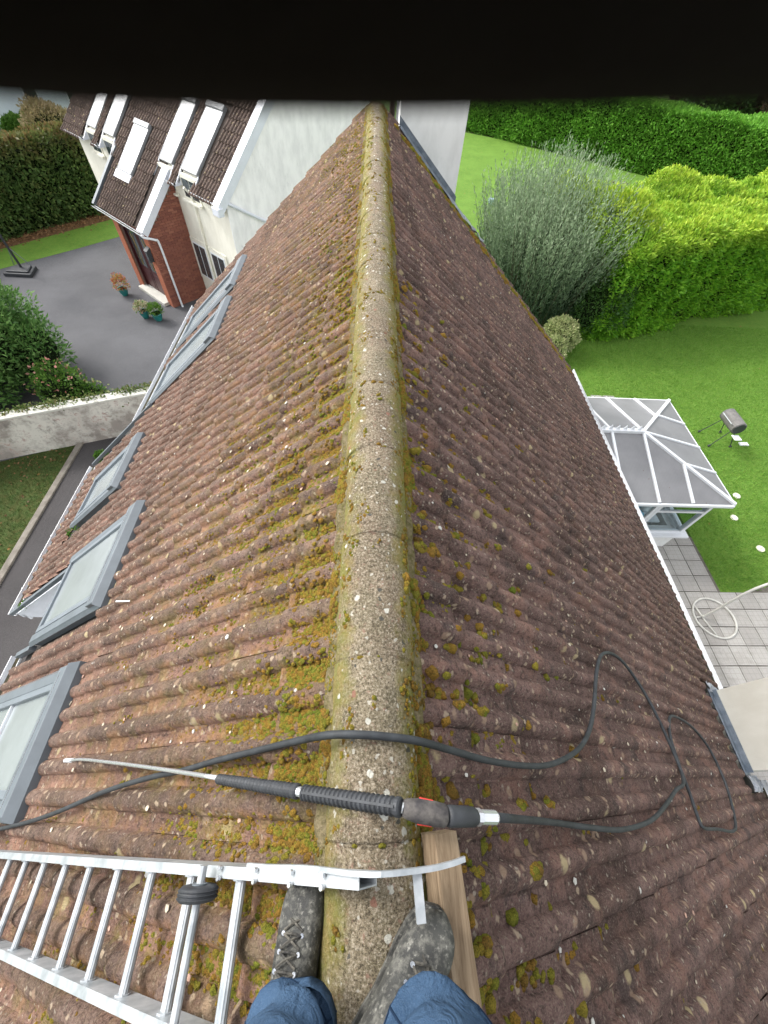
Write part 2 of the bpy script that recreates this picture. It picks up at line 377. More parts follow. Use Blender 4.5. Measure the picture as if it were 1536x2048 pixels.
# ================================================================= THE SETTING
def sheet(name, pts, z, mat):
    b = MB(); b.add([(x, y, z) for x, y in pts], [tuple(range(len(pts)))]); o = b.build(name, mat); tag(o, kind='structure'); return o
sheet('ground', [(-250, -200), (250, -200), (250, 300), (-250, 300)], -.012, M_ground)
# right-hand back lawn, cut back round the patio
sheet('back_lawn', [(8.75, 3.74), (9.5, 3.74), (9.9, 3.95), (10.5, 4.0), (11.2, 3.6), (12.5, -3), (40, -3), (40, 42), (14, 42), (6, 46), (1.5, 30), (1.5, 8.6), (8.75, 8.6)], .0, M_lawnR)
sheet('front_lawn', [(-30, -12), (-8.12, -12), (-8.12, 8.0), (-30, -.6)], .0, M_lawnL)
sheet('side_path', [(-8.0, -12), (-3, -12), (-3, 10.5), (-8.0, 8.4)], -.004, M_path)
sheet('driveway', [(-30, 3.0), (-10.0, 7.2), (-6.8, 8.6), (-3, 9.5), (-3, 20), (-11.6, 21.7), (-13.3, 19.8), (-15.3, 17.75), (-19.5, 14.0), (-30, 8)], .004, M_asph)
sheet('grass_verge', [(-30, 8), (-19.5, 14.0), (-15.3, 17.75), (-13.3, 19.8), (-11.6, 21.7), (-12.6, 24.6), (-21, 14.8), (-30, 10.4)], .008, M_lawnR)
sheet('hedge_bottom_soil', [(-30, 9.4), (-20.4, 14.6), (-13.0, 23.2), (-12.3, 25), (-14, 26), (-24, 15), (-30, 12)], .012, stone_like('leaf_strewn_soil', (.10, .055, .03), (.20, .11, .05), 6, 40, bd=.03))
sheet('far_lawn', [(-70, 18), (-30, 18), (-16.5, 25.5), (-8, 50), (-70, 60)], .004, M_lawnR)
b = MB(); b.box(-8.14, -7.99, -12, 8.1, -.01, .05); kerb = b.build('kerb', stone_like('kerb_concrete', (.17, .15, .125), (.27, .245, .21), 5)); tag(kerb, kind='structure'); bevel(kerb, .012)

# ---- patio of individual slabs (parts of the patio)
pb = MB(); pb.add([(4.4, -9, -.002), (13.4, -9, -.002), (13.4, -1, -.002), (11.2, 3.9, -.002), (8.9, 3.9, -.002), (8.9, 5.2, -.002), (4.4, 8.3, -.002)], [tuple(range(7))])
patio = pb.build('patio', stone_like('slab_joint_grit', (.10, .09, .075), (.17, .155, .13), 12)); tag(patio, kind='structure')
def slab_mat():
    t = NT('patio_slab_concrete', .85, .25); oi = t.n('ObjectInfo').outputs['Random']
    X, Y, Z = t.sep(t.pos())
    c = t.mix(oi, (.30, .285, .265), (.40, .385, .36)); c = t.mix(t.ramp(t.noise(2.0, 7, rough=.7), (.5, 0), (.72, .75)), c, (.24, .225, .20))
    c = t.mix(t.ramp(t.noise(140, 3), (.35, .4), (.55, 0)), c, (.18, .17, .16))
    o = t.objc(); ox, oy, oz = t.sep(o)
    gx = t.math('ABSOLUTE', t.math('SUBTRACT', t.math('FRACT', t.math('MULTIPLY', t.math('ADD', ox, 5), 1 / .1075)), .5))
    gy = t.math('ABSOLUTE', t.math('SUBTRACT', t.math('FRACT', t.math('MULTIPLY', t.math('ADD', oy, 5), 1 / .1075)), .5))
    g = t.ramp(t.math('MAXIMUM', gx, gy), (.44, 1), (.49, 0))
    c = t.mix(t.math('MULTIPLY', t.math('SUBTRACT', 1.0, g), .45), c, (.16, .15, .14))
    return t.done(c, t.bump(g, .5, .006))
M_slab = slab_mat()
PIT = .431; slab_me = None; cnt = 0
def in_lawn(x, y): 
    if y > 3.80 and x > 8.70: return True
    if math.hypot(x - 10.55, y - 3.2) < .62: return True
    if x > 9.5 and y > 3.45 + .5: return True
    if x > 12.4: return True
    return False
for j in range(-14, 19):
    for i in range(-2, 12):
        cx = 8.255 + .2 + (i - 2) * PIT - .0; cy = 4.62 - j * PIT + PIT / 2 - .02
        if cx < 4.95 or cy < -5.5 or in_lawn(cx, cy) or (cx < 7.95 and cy > 4.9): continue
        if slab_me is None:
            sb = MB(); sb.box(-.205, .205, -.205, .205, -.03, .018); o = sb.build('slab', M_slab, patio); slab_me = o.data
            bv = o.modifiers.new('bevel', 'BEVEL'); bv.width = .006; bv.segments = 1
        else: o = link('slab', slab_me, patio)
        o.location = (cx + random.uniform(-.004, .004), cy + random.uniform(-.004, .004), random.uniform(0, .008)); o.rotation_euler = (0, 0, random.uniform(-.008, .008))

# ================================================================= THE BUNGALOW UNDERFOOT
house = empty('bungalow', 'bungalow with mossy brown tiled roof, ridge running away beneath the boots', 'house', (0, 0, 0))
# walls
wl = MB(); YB, YE = -5.2, 8.30
wl.box(-3.30, 4.55, YB, YE, -.02, 2.85)
wl.box(-4.40, -3.31, 2.12, 4.72, -.02, 2.85)
wl.poly_prism([(-3.3, YE - .001, 2.851), (4.55, YE - .001, 2.851), (4.55, YE - .001, 3.05), (XR, YE - .001, ZAP - .15), (-3.3, YE - .001, 4.05)], (0, -.25, 0))
wl.build('wall', M_gable, house)
# roof deck under the tiles, two thick sheets
rf = MB()
EL, ERs, SB = 4.90, 6.62, 6.56          # slope lengths: left eave, right eave, lower left extension
def slabq(side, s0, s1, y0, y1, h0=-.09, h1=-.03):
    vs = [SL(side, s, y, h) for h in (h0, h1) for y in (y0, y1) for s in (s0, s1)]
    rf.add(vs, [(0, 2, 3, 1), (4, 5, 7, 6), (0, 1, 5, 4), (2, 6, 7, 3), (0, 4, 6, 2), (1, 3, 7, 5)])
slabq(-1, 0.02, EL, YB, 8.40); slabq(1, 0.02, ERs, YB, 8.40); slabq(-1, EL + .002, SB, 2.05, 4.78)
roof = rf.build('roof', stone_like('roofing_felt', (.03, .028, .027), (.05, .045, .04), 6), house)

# one clay-coloured double-roll tile, five hand-worn variants
def roll_h(u):                                      # u in 0..1 over .15 m
    u = u % 1.0; c = .68; w = .285
    d = abs(u - c)
    return .037 * (max(0.0, 1 - (d / w) ** 2) ** .62 if d < w else 0)
def tile_mesh(seed, n=10, Lt=.385, wid=.303, worn=.0028):
    r = random.Random(seed); b = MB(); us = sorted({round(k / n, 4) for k in range(n + 1)})
    us = [0, .09, .2, .3, .36, .43, .5, .59]; xs = []
    prof = [0, .392, .408, .45, .53, .63, .73, .83, .91, .952, .968]
    for k in range(2): xs += [(k + p) * .15 for p in prof]
    xs.append(.30); xs = [x * wid / .30 for x in xs]
    ys = [0, Lt * .5, Lt - .018, Lt]; J = [[r.uniform(-1, 1) for _ in xs] for _ in ys]
    vs = []; nx = len(xs)
    for j, y in enumerate(ys):
        for i, x in enumerate(xs):
            z = roll_h((x * .30 / wid) / .15) - .004 * x / .3 + .036 * y / Lt - (.007 if j == 3 else 0) + J[j][i] * worn * (.5 if j < 2 else 1)
            vs.append((x - wid / 2, y + (J[3][i] * .008 if j >= 2 else 0), z))
    for i in range(nx): x, y, z = vs[3 * nx + i]; vs.append((x, y - .004, z - .034))
    fs = []
    for j in range(4):
        for i in range(nx - 1): a = j * nx + i; fs.append((a, a + 1, a + nx + 1, a + nx))
    b.add(vs, fs); 
    # right-hand side edge of the last pan
    return b
TV = [tile_mesh(i) for i in range(5)]
def make_tile_meshes(tag_, mat):
    out = []
    for b in TV:
        me = bpy.data.meshes.new(tag_); me.from_pydata(b.v, [], b.f); me.materials.append(mat)
        me.polygons.foreach_set('use_smooth', [i < 3 * (len(b.f) // 4) for i in range(len(b.f))]); me.update(); out.append(me)
    return out
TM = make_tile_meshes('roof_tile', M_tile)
GA = .345
COS = CF
def px_size(p):
    v = Vector(p) - Vector((0, 0, HC)); d = v.dot(CF)
    if d < .15: return -1
    x = v.dot(CR) / d * FPX; y = v.dot(CD) / d * FPX
    if abs(x) > 768 + 130 / d or y > 1024 + 130 / d or y < -850: return -1 + .001 / v.length
    return 1 / d
def lay(tiles, meshes, mat, parent, name, limit=300, restname='roof_tile_field'):
    """tiles: list of (matrix, centre). The largest in view become objects, the rest one part."""
    order = sorted(range(len(tiles)), key=lambda i: -px_size(tiles[i][1]))
    top = set(order[:limit]); V = []; F = []; off = 0; smf = []
    arrs = [(np.array(b.v), np.array(b.f), [i < 3 * (len(b.f) // 4) for i in range(len(b.f))]) for b in TV]
    for i, (M, c) in enumerate(tiles):
        k = (i * 7919) % 5
        if i in top: link(name, meshes[k], parent, M)
        else:
            v, f, s_ = arrs[k]; A = np.array(M); V.append(v @ A[:3, :3].T + A[:3, 3]); F.append(f + off); off += len(v); smf += s_
    if V:
        V = np.vstack(V); F = np.vstack(F); me = bpy.data.meshes.new(restname)
        me.from_pydata(V.tolist(), [], F.tolist()); me.materials.append(mat); me.polygons.foreach_set('use_smooth', smf); me.update()
        o = link(restname, me, parent); o['kind'] = 'stuff'
def frameM(o, x, y, z): return Matrix(((x.x, y.x, z.x, o.x), (x.y, y.y, z.y, o.y), (x.z, y.z, z.z, o.z), (0, 0, 0, 1)))
# skylight holes on the left slope: (s0, s1, Y0, Y1)
SKY = [(2.78, 4.52, 1.18, 2.22), (4.08, 5.62, 3.03, 3.98), (2.72, 4.86, -.17, .74), (2.72, 4.60, 4.86, 5.95), (2.82, 4.60, 6.42, 7.46)]
tiles = []
def add_tile(side, s, Y):
    M = frameM(SL(side, s + random.uniform(-.006, .006), Y, -.012 + random.uniform(-.003, .005)), Vector((0, -side, 0)), Vector((side * CA, 0, -SA)), Vector((side * SA, 0, CA)))
    M = M @ Matrix.Rotation(random.gauss(0, .004), 4, 'Z') @ Matrix.Rotation(random.gauss(0, .004), 4, 'Y') @ Matrix.Rotation(random.gauss(0, .005), 4, 'X')
    tiles.append((M, SL(side, s + .18, Y)))
for row in range(0, 19):
    s = .06 + row * GA
    for k in range(-16, 29):
        Y = k * .30
        if Y > 8.45 or Y < YB + .1: continue
        # right slope, cut for the chimney
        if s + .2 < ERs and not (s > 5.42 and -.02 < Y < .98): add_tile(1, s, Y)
        # left slope
        lim = 4.75 if not 2.15 < Y < 4.75 else 6.4
        if s > lim: continue
        if any(a - .22 < s < b_ - .02 and y0 - .06 < Y < y1 + .06 for a, b_, y0, y1 in SKY): continue
        if s > 2.7 and 1.15 < Y < 2.15: continue
        add_tile(-1, s, Y)
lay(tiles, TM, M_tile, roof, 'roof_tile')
# wedge tiles filling between skylight edges and the tile grid (mortar fillets)
mf = MB()
for a, b_, y0, y1 in SKY:
    for yy in (y0 - .09, y1 + .09):
        for q in range(9): 
            s = a + (b_ - a) * q / 9
            mf.add([SL(-1, s, yy - .06, -.01), SL(-1, s, yy + .06, -.01), SL(-1, s + .2, yy + .06, .0), SL(-1, s + .2, yy - .06, .0)], [(0, 1, 2, 3)])
o = mf.build('tile_fillet', M_tile, roof); o['kind'] = 'stuff'

# ridge tiles
def ridge_mesh(seed):
    r = random.Random(seed); b = MB(); n = 18; L = .449; ysn = [0, .006, .05, .10, .15, .20, .25, .30, .35, .40, L - .006, L]; tilt = r.uniform(-.003, .003)
    vs = []; 
    for j, y in enumerate(ysn):
        for k in range(n + 1):
            a = math.pi * (k / n) ; rr = .131 + (r.uniform(-.0022, .0022)) + tilt * math.cos(a * 2) - (.003 if j in (0, len(ysn) - 1) else 0)
            vs.append((rr * math.cos(a) * 1.0, y - L / 2, rr * math.sin(a) * .98 - .008))
    N = n + 1; fs = [(j * N + k, j * N + k + 1, (j + 1) * N + k + 1, (j + 1) * N + k) for j in range(len(ysn) - 1) for k in range(n)]
    vs += [(.108 * math.cos(math.pi * k / n), -L / 2, .108 * math.sin(math.pi * k / n) - .01) for k in range(N)]; o0 = len(ysn) * N
    fs += [(k + 1, k, o0 + k, o0 + k + 1) for k in range(n)]
    vs += [(.108 * math.cos(math.pi * k / n), L / 2, .108 * math.sin(math.pi * k / n) - .01) for k in range(N)]; o1 = o0 + N; e0 = (len(ysn) - 1) * N
    fs += [(e0 + k, e0 + k + 1, o1 + k + 1, o1 + k) for k in range(n)]
    b.add(vs, fs); me = bpy.data.meshes.new('ridge_tile'); me.from_pydata(b.v, [], b.f); me.materials.append(M_ridge)
    me.polygons.foreach_set('use_smooth', [True] * len(b.f)); me.update(); return me
RM = [ridge_mesh(i) for i in range(4)]
ZR = HC - 1.25 - .121
for k in range(-11, 18):
    Y0 = .326 + .45 * k
    if Y0 + .45 > 8.42: continue
    rough = .7 if k > 1 else 1
    M = Matrix.Translation((XR + random.uniform(-.003, .003), Y0 + .225, ZR + random.uniform(-.004, .003))) @ Matrix.Rotation(random.uniform(-.014, .014), 4, 'Z') @ Matrix.Rotation(random.uniform(-.010, .008), 4, 'X')
    link('ridge_tile', RM[k % 4], roof, M)
mb = MB()
for side in (-1, 1):       # mortar bedding down both flanks and in the joints
    pts = []; 
    for i in range(0, 280):
        y = YB + .2 + i * (8.42 - YB - .2) / 279; pts.append((y, random.uniform(-.008, .010)))
    vs = []; fs = []
    for y, j in pts:
        vs += [SL(side, .115, y, .036), SL(side, .172 + j * .5, y, .040 + j * .5), SL(side, .205 + j, y, .016), SL(side, .200, y, -.02)]
    for i in range(len(pts) - 1):
        for k in range(3): a = i * 4 + k; fs.append((a, a + 4, a + 5, a + 1) if side > 0 else (a, a + 1, a + 5, a + 4))
    mb.add(vs, fs)
mb.build('ridge_mortar', M_mortar, roof)
for k in range(-11, 18):
    y = .326 + .45 * k; mj = MB()
    if y < 8.4: mj.tube([Vector((XR + .123 * math.cos(a), y - .002, ZR + .119 * math.sin(a) - .004)) for a in [math.pi * q / 14 for q in range(15)]], .0045, 5); mj.build('joint_mortar', M_ridge, roof)

# moss: real cushions
def lump_mesh(pts, name, parent, mat):
    """pts: list of (pos, axis_a(len), axis_b(len), normal(height)) vectors"""
    nseg = 6; base = []; 
    for rr, zz in ((1.0, -.15), (.82, .5), (.45, .88)):
        for k in range(nseg): a = 2 * math.pi * k / nseg + rr; base.append((rr * math.cos(a), rr * math.sin(a), zz))
    base.append((0, 0, 1)); base = np.array(base); fs = []
    for j in range(2):
        for k in range(nseg): fs.append((j * nseg + k, j * nseg + (k + 1) % nseg, (j + 1) * nseg + (k + 1) % nseg, (j + 1) * nseg + k))
    tf = [(2 * nseg + k, 2 * nseg + (k + 1) % nseg, 3 * nseg) for k in range(nseg)]
    nb = len(base); V = []; F = []
    for i, (p, a, b_, n_) in enumerate(pts):
        J = 1 + rng.uniform(-.28, .28, (nb, 1)); q = base * J
        V.append(np.array(p) + q[:, :1] * np.array(a) + q[:, 1:2] * np.array(b_) + q[:, 2:] * np.array(n_))
        o = i * nb; F += [tuple(x + o for x in f) for f in fs] + [tuple(x + o for x in f) for f in tf]
    me = bpy.data.meshes.new(name); me.from_pydata(np.vstack(V).tolist(), [], F); me.materials.append(mat)
    me.polygons.foreach_set('use_smooth', [True] * len(F)); me.update()
    o = link(name, me, parent); o['kind'] = 'stuff'; return o
def surf_h(side, s, Y):                              # height of the tiled surface above the slope plane
    # across coordinate of a tile centred on k*.30
    k = round(Y / .30); x = (Y - k * .30) * (-side); u = (x + .149) / .298 * 2
    row = math.floor((s - .06) / GA); loc_ = s - .06 - row * GA
    return -.012 + roll_h(u % 1.0) + .036 * loc_ / .385 + (.0)
def vnoise(x, y, s=1.0):
    return (math.sin(x * 2.1 * s + 1.3) * math.cos(y * 1.7 * s + .4) + math.sin(x * 4.3 * s + y * 3.1 * s) * .5 + math.sin(y * 7.9 * s - x * 5.2 * s + 2) * .35) / 1.85
ml = []
def lump(side, s, Y, r, hh, el=1.3):
    ca = random.uniform(-.5, .5); d = Vector((side * CA, 0, -SA)); n_ = Vector((side * SA, 0, CA)); y = Vector((0, 1, 0))
    a = (d * math.cos(ca) + y * math.sin(ca)) * r * el; b_ = (y * math.cos(ca) - d * math.sin(ca)) * r
    ml.append((SL(side, s, Y, surf_h(side, s, Y) - .002), a, b_, n_ * hh))
def pan_Y(side, k, j, q=.0):                         # centre of a pan (u ~ .15 of the 0.15 module)
    u = j * .15 + .15 * (.16 + q); x = u - .149; return k * .30 + x * (-side)
def cluster(side, s, Y, n, spr, r0, r1, el=1.5):
    for _ in range(n):
        s_ = s + random.gauss(0, spr * el); y_ = Y + random.gauss(0, spr * .55)
        if s_ < .2: continue
        r = random.uniform(r0, r1); lump(side, s_, y_, r, r * random.uniform(.45, .95))
for _ in range(7500):                                # left slope, thick near the ridge, in the pans
    Y = random.uniform(-1.4, 8.3); s = .2 + abs(random.expovariate(1 / .62))
    if s > 3.2: continue
    dens = .42 + .75 * vnoise(Y, s) + .30 * (1 - s)
    if random.random() > dens: continue
    k = round(Y / .3); j = random.choice((0, 1)); Yp = pan_Y(-1, k, j, random.gauss(0, .10))
    fade = max(.35, 1 - s / 3.5)
    cluster(-1, s, Yp, random.randint(6, 18), .034 * fade + .010, .003, .0105 * fade + .003, 1.9)
for _ in range(700):                                 # scattered dabs lower down, both slopes, at course edges
    side = random.choice((-1, -1, 1)); row = random.randint(0, 11); k = random.randint(-4, 27); j = random.choice((0, 1))
    s = .06 + row * GA + .05 + abs(random.gauss(0, .02)); Yp = pan_Y(side, k, j, random.gauss(0, .1))
    if side < 0 and any(a - .1 < s < b_ + .1 and y0 - .1 < Yp < y1 + .1 for a, b_, y0, y1 in SKY): continue
    cluster(side, s, Yp, random.randint(2, 8), .012, .005, .014)
for _ in range(420):                                 # right slope near the ridge and near the feet
    Y = random.uniform(-1.3, 3.2); s = .22 + random.expovariate(1 / .38)
    if s > 2.6: continue
    k = round(Y / .3); Yp = pan_Y(1, k, random.choice((0, 1)), random.gauss(0, .18))
    if random.random() < .55: cluster(1, s, Yp, random.randint(3, 10), .015, .006, .016)
    else: r = random.uniform(.012, .026); lump(1, s, Yp, r, r * .9, 1.25)
for _ in range(900):                                 # line of moss along the far verge of the right slope
    s = random.uniform(.5, 6.3); Y = 8.0 - .10 * vnoise(s * 2, 0) + random.gauss(0, .05)
    if random.random() < .55 + .6 * vnoise(s * 3, 1): cluster(1, s, Y, 6, .04, .014, .038)
# gutter-like fringe along both edges of the ridge tiles
def mh(s):
    if s < .172: return .036 + (s - .115) * .07
    if s < .205: return .040 - (s - .172) * .73
    return .016 - (s - .205) * .3
for side, N in ((-1, 24000), (1, 22000)):
    for _ in range(N):
        Y = YB + 3.6 + (8.4 - YB - 3.6) * random.random() ** 1.25
        if random.random() > .40 + .9 * vnoise(Y * 2.3, side * 3) + .45 * math.sin(Y * 41 + side) * math.sin(Y * 23.7): continue
        if side < 0:
            s = random.gauss(.188, .026); r = random.uniform(.0022, .0075) * (1.2 + .6 * math.sin(Y * 13)); h0 = mh(s) + .002
        else:
            s = random.gauss(.186, .030); r = random.uniform(.0025, .0095) * (1.25 + .7 * math.sin(Y * 11 + 1)); h0 = mh(s) + .002
        d = Vector((side * CA, 0, -SA)); n_ = Vector((side * SA, 0, CA)); y = Vector((0, 1, 0))
        ml.append((SL(side, s, Y, h0 - .004), d * r, y * r * 1.4, n_ * r * .9))
for _ in range(650):                                 # cushions on the ridge tiles themselves
    Y = random.uniform(-.9, 8.2); a = random.choice((random.gauss(.42, .22), random.gauss(.42, .22), random.gauss(2.3, .5))) 
    if not .12 < a < 2.9: continue
    for q in range(random.randint(2, 10)):
        aa = a + random.gauss(0, .06); yy = Y + random.gauss(0, .018); n_ = Vector((math.cos(aa), 0, math.sin(aa))); t_ = Vector((-math.sin(aa), 0, math.cos(aa)))
        r = random.uniform(.002, .0085); ml.append((Vector((XR, yy, ZR - .008)) + n_ * .1285, t_ * r, Vector((0, r * 1.2, 0)), n_ * r * .8))
for k in range(-2, 18):                              # in the joints
    for q in range(random.choice((6, 14, 26))):
        aa = random.uniform(.2, 2.9); n_ = Vector((math.cos(aa), 0, math.sin(aa))); t_ = Vector((-math.sin(aa), 0, math.cos(aa))); r = random.uniform(.003, .009)
        if random.random() < .6: ml.append((Vector((XR, .324 + .45 * k + random.gauss(0, .006), ZR - .008)) + n_ * .127, t_ * r * 1.6, Vector((0, r, 0)), n_ * r))
for (px, py, side, r) in ((907, 1172, 1, .030), (842, 1098, 1, .034), (862, 1108, 1, .030), (995, 1095, 1, .018), (967, 1270, 1, .02), (882, 955, 1, .03), (1060, 1045, 1, .018), (912, 1412, 1, .024), (1100, 1605, 1, .02), (1062, 1735, 1, .026), (975, 1740, 1, .024), (968, 1890, 1, .028), (1040, 1610, 1, .02)):
    s, Y = onslope(px, py, side, .03)
    cluster(side, s, Y, 9, .012, r * .45, r * .8, 1.1)
for (px, py) in ((800, 1075), (790, 1090), (786, 1095), (806, 1150), (800, 1125), (812, 1170)):
    p = atD(px, py, 1.30); r = .016
    for q in range(4): ml.append((p + Vector((random.gauss(0, .012), random.gauss(0, .014), -.012)), (r, 0, 0), (0, r * 1.2, 0), (.004, 0, r)))
lump_mesh(ml, 'moss', roof, M_moss)

# loose flakes and chips lying on the tiles
fb = MB()
for _ in range(620):
    side = random.choice((-1, 1)); s = random.uniform(.25, 5.2 if side > 0 else 3.0); Y = random.uniform(-1.5, 6); r = random.uniform(.004, .012)
    if side < 0 and any(a < s < b_ and y0 - .1 < Y < y1 + .1 for a, b_, y0, y1 in SKY): continue
    c = SL(side, s, Y, surf_h(side, s, Y) + .003); d = Vector((side * CA, 0, -SA)); y = Vector((0, 1, 0)); n_ = Vector((side * SA, 0, CA)); ph = random.uniform(0, 6)
    vs = [c + (d * math.cos(ph + q * 1.26) * random.uniform(.8, 1.4) + y * math.sin(ph + q * 1.26)) * r for q in range(5)]
    fb.poly_prism(vs, n_ * .003, mi=random.choice((0, 0, 1, 2)))
o = fb.build('lichen_flake', [plain('pale_lichen', (.50, .44, .34), .9, .1), plain('white_lichen', (.50, .49, .45), .9, .1), plain('pinkish_lichen', (.42, .27, .21), .9, .1)], roof); o['kind'] = 'stuff'

# gutters, fascias
M_silt = stone_like('gutter_silt', (.035, .03, .022), (.07, .065, .035), 14)
def gutter(p, q, rad=.058, gsgn=1, down=Vector((0, 0, -1)), parent=house, fascia=True, side=1):
    p, q = Vector(p), Vector(q); d = (q - p).normalized(); x = d.cross(Vector((0, 0, 1))).normalized(); g = MB(); n = 8
    prof = [(-rad, .0)] + [(-rad * math.cos(math.pi * k / n), -rad * math.sin(math.pi * k / n)) for k in range(n + 1)] + [(rad, .012), (rad - .006, .012)] + [((rad - .006) * math.cos(math.pi * k / n), -(rad - .006) * math.sin(math.pi * k / n)) for k in range(n + 1)] + [(-rad + .006, .0)]
    m_ = len(prof); vs = [e + x * a + Vector((0, 0, b_)) for e in (p, q) for a, b_ in prof]
    g.add(vs, [(i, (i + 1) % m_, m_ + (i + 1) % m_, m_ + i) for i in range(m_)])
    o = g.build('gutter', M_white, parent)
    gs = MB(); vs_ = [e + x * a * gsgn + Vector((0, 0, -.022)) for e in (p, q) for a in (-.056, -.035, -.01, .012)]; gs.add(vs_, [(i, i + 1, 5 + i, 4 + i) for i in range(3)]); gs.build('gutter_silt', M_silt, o)
    L = (q - p).length; k = .4
    while k < L:
        c = p + d * k; br = MB(); br.tube([c + x * rad * 1.08 * math.cos(a) + Vector((0, 0, -rad * 1.1 * math.sin(a))) for a in [math.pi * t / 8 for t in range(9)]] , .008, 5); br.build('gutter_bracket', M_white, o); k += .9
    return o
def edgeY(side, s, y0, y1, out=.10, dz=-.030):
    a, b_ = SL(side, s, y0, 0), SL(side, s, y1, 0); off = Vector((side * out, 0, dz)); gutter(a + off, b_ + off, gsgn=side)
    f = MB(); x = a.x - side * .03
    f.box(min(x, x - side * .022), max(x, x - side * .022), y0, y1, a.z - .22, a.z - .035); f.build('fascia', M_fascia, house)
edgeY(1, ERs - .02, 1.00, 8.42); edgeY(1, ERs - .02, YB, -.02)
edgeY(-1, EL - .02, YB, 1.17); edgeY(-1, EL - .02, 4.84, 8.42); edgeY(-1, SB - .02, 2.02, 4.80)
# verge cheeks of the lower left extension
for yy, nm in ((2.02, 1), (4.80, -1)):
    c = MB(); top0 = SL(-1, 4.45, yy, .0); top1 = SL(-1, SB, yy, .0)
    pts = [top0, top1, Vector((top1.x, yy, top1.z - .12)), Vector((top0.x, yy, top1.z - .12))]
    c.poly_prism(pts, (0, .03 * nm, 0)); c.build('verge_cheek', M_fascia, house)
    v = MB(); v.beam(SL(-1, 4.42, yy - .005 * nm, .055), SL(-1, SB + .02, yy - .005 * nm, .055), .05, .05, Vector((0, 0, 1))); v.build('verge_flashing', M_greyfl, house)
fl = MB(); fl.beam(SL(-1, 4.50, 1.17, .03), SL(-1, EL + .05, 1.17, .03), .05, .06); fl.build('verge_flashing', M_greyfl, house)
# far verge: cement edge with clipped tile ends
vb = MB()
for side, e in ((-1, 4.7), (1, 6.5)):
    for i in range(int(e / GA)):
        s = .06 + i * GA; vb.beam(SL(side, s, 8.47, -.02), SL(side, s + GA - .01, 8.47, -.01), .05, .05)
vb.build('verge_mortar', M_mortar, house)

# skylights (windows in the roof)
def skylight(idx, a, b_, y0, y1, label=None, deep=.085, topw=.15):
    root_b = MB(); side = -1
    M = frameM(SL(side, a, (y0 + y1) / 2, .0), Vector((0, 1, 0)), Vector((-CA, 0, -SA)), Vector((-SA, 0, CA)))
    w = (y1 - y0) / 2; L = b_ - a
    root_b.box(-w, w, 0, topw, -.03, deep + .030); root_b.box(-w, -w + .085, topw + .001, L, -.03, deep); root_b.box(w - .085, w, topw + .001, L, -.03, deep)
    root_b.box(-w + .086, w - .086, L - .09, L, -.03, deep - .015)
    s_ = root_b.build('skylight', M_greyfl, house, M=M); bevel(s_, .008)
    if label: s_['label'] = label
    f = MB(); i = w - .087; q = topw + .002
    f.box(-i, i, q, q + .055, .0, deep + .004); f.box(-i, -i + .05, q + .056, L - .092, .0, deep + .004); f.box(i - .05, i, q + .056, L - .092, .0, deep + .004); f.box(-i + .051, i - .051, L - .152, L - .092, .0, deep + .004)
    fo = f.build('sash', M_greysash, s_); bevel(fo, .004)
    ap = MB(); zt = deep + .028
    ap.add([(-w - .03, -.04, .056), (w + .03, -.04, .056), (w + .012, .0, zt), (-w - .012, .0, zt), (-w - .03, -.04, .0), (w + .03, -.04, .0)], [(0, 1, 2, 3), (0, 4, 5, 1)])
    ap.add([(-w - .03, -.04, .054), (-w - .002, -.0, deep - .004), (-w - .002, L, deep - .004), (-w - .03, L, .054)], [(0, 1, 2, 3)]); ap.add([(w + .03, -.04, .054), (w + .03, L, .054), (w + .002, L, deep - .004), (w + .002, -.0, deep - .004)], [(0, 1, 2, 3)])
    ap.build('flashing', M_greyfl, s_)
    g = MB(); g.box(-i + .04, i - .04, q + .05, L - .14, .035, .055 + .01 * (idx == 0)); g.build('glass', M_glass, s_)
    tr = MB(); tr.box(-w + .03, w - .03, topw * .55, topw * .55 + .006, deep + .0302, deep + .034); tr.build('seam', M_steel, s_)
    return s_, M, w, L
for i, (a, b_, y0, y1) in enumerate(SKY):
    s_, M, w, L = skylight(i, a + .04, b_ - .03, y0 + .02, y1 - .02)
    if i == 2:        # a crossbar on the pane nearest the camera
        cb = MB(); cb.box(-w + .13, w - .13, L * .60, L * .60 + .022, .056, .075); cb.build('glazing_bar', M_white, s_)
sm = MB(); p = pslope(245, 1203, -1, .06); sm.beam(p - Vector((.045, 0, -.0)), p + Vector((.05, .004, .0)), .009, .008); o = sm.build('plastic_cable_tie', M_white); tag(o, 'small white plastic strip lying on the tiles beside a roof window', 'strip')

# chimney stack with lead apron at the far end (right of the ridge)
ch = empty('rendered_chimney', 'grey-white rendered chimney stack behind the far right end of ridge', 'chimney', (1.0, 8.9, 5.5))
cI = ch.matrix_world.inverted() if False else Matrix.Translation((-1.0, -8.9, -5.5))
c = MB(); c.box(.43, 1.475, 8.50, 9.7, .0, 9.6); c.build('stack', M_chim, ch, M=cI)
c = MB(); c.box(.37, 1.535, 8.44, 9.76, 9.6, 9.72); c.build('stack_cap', M_chim2, ch, M=cI)
l = MB()
def strip(side, s0, s1, Y0a, Y0b, w0, w1, h, n=14, jit=.006):
    vs = []; fs = []
    for i in range(n + 1):
        t_ = i / n; s = s0 + (s1 - s0) * t_
        for u in (0, .33, .66, 1): vs.append(SL(side, s, Y0a + (Y0b - Y0a) * t_ - (w0 + (w1 - w0) * t_) * (1 - u), h + (.014 if u in (.33,) else 0) + random.uniform(-jit, jit)))
    for i in range(n):
        for k in range(3): a = i * 4 + k; fs.append((a, a + 1, a + 5, a + 4) if side < 0 else (a, a + 4, a + 5, a + 1))
    return vs, fs
l.add(*strip(1, .46, 2.12, 8.49, 8.49, .20, .34, .055)); 
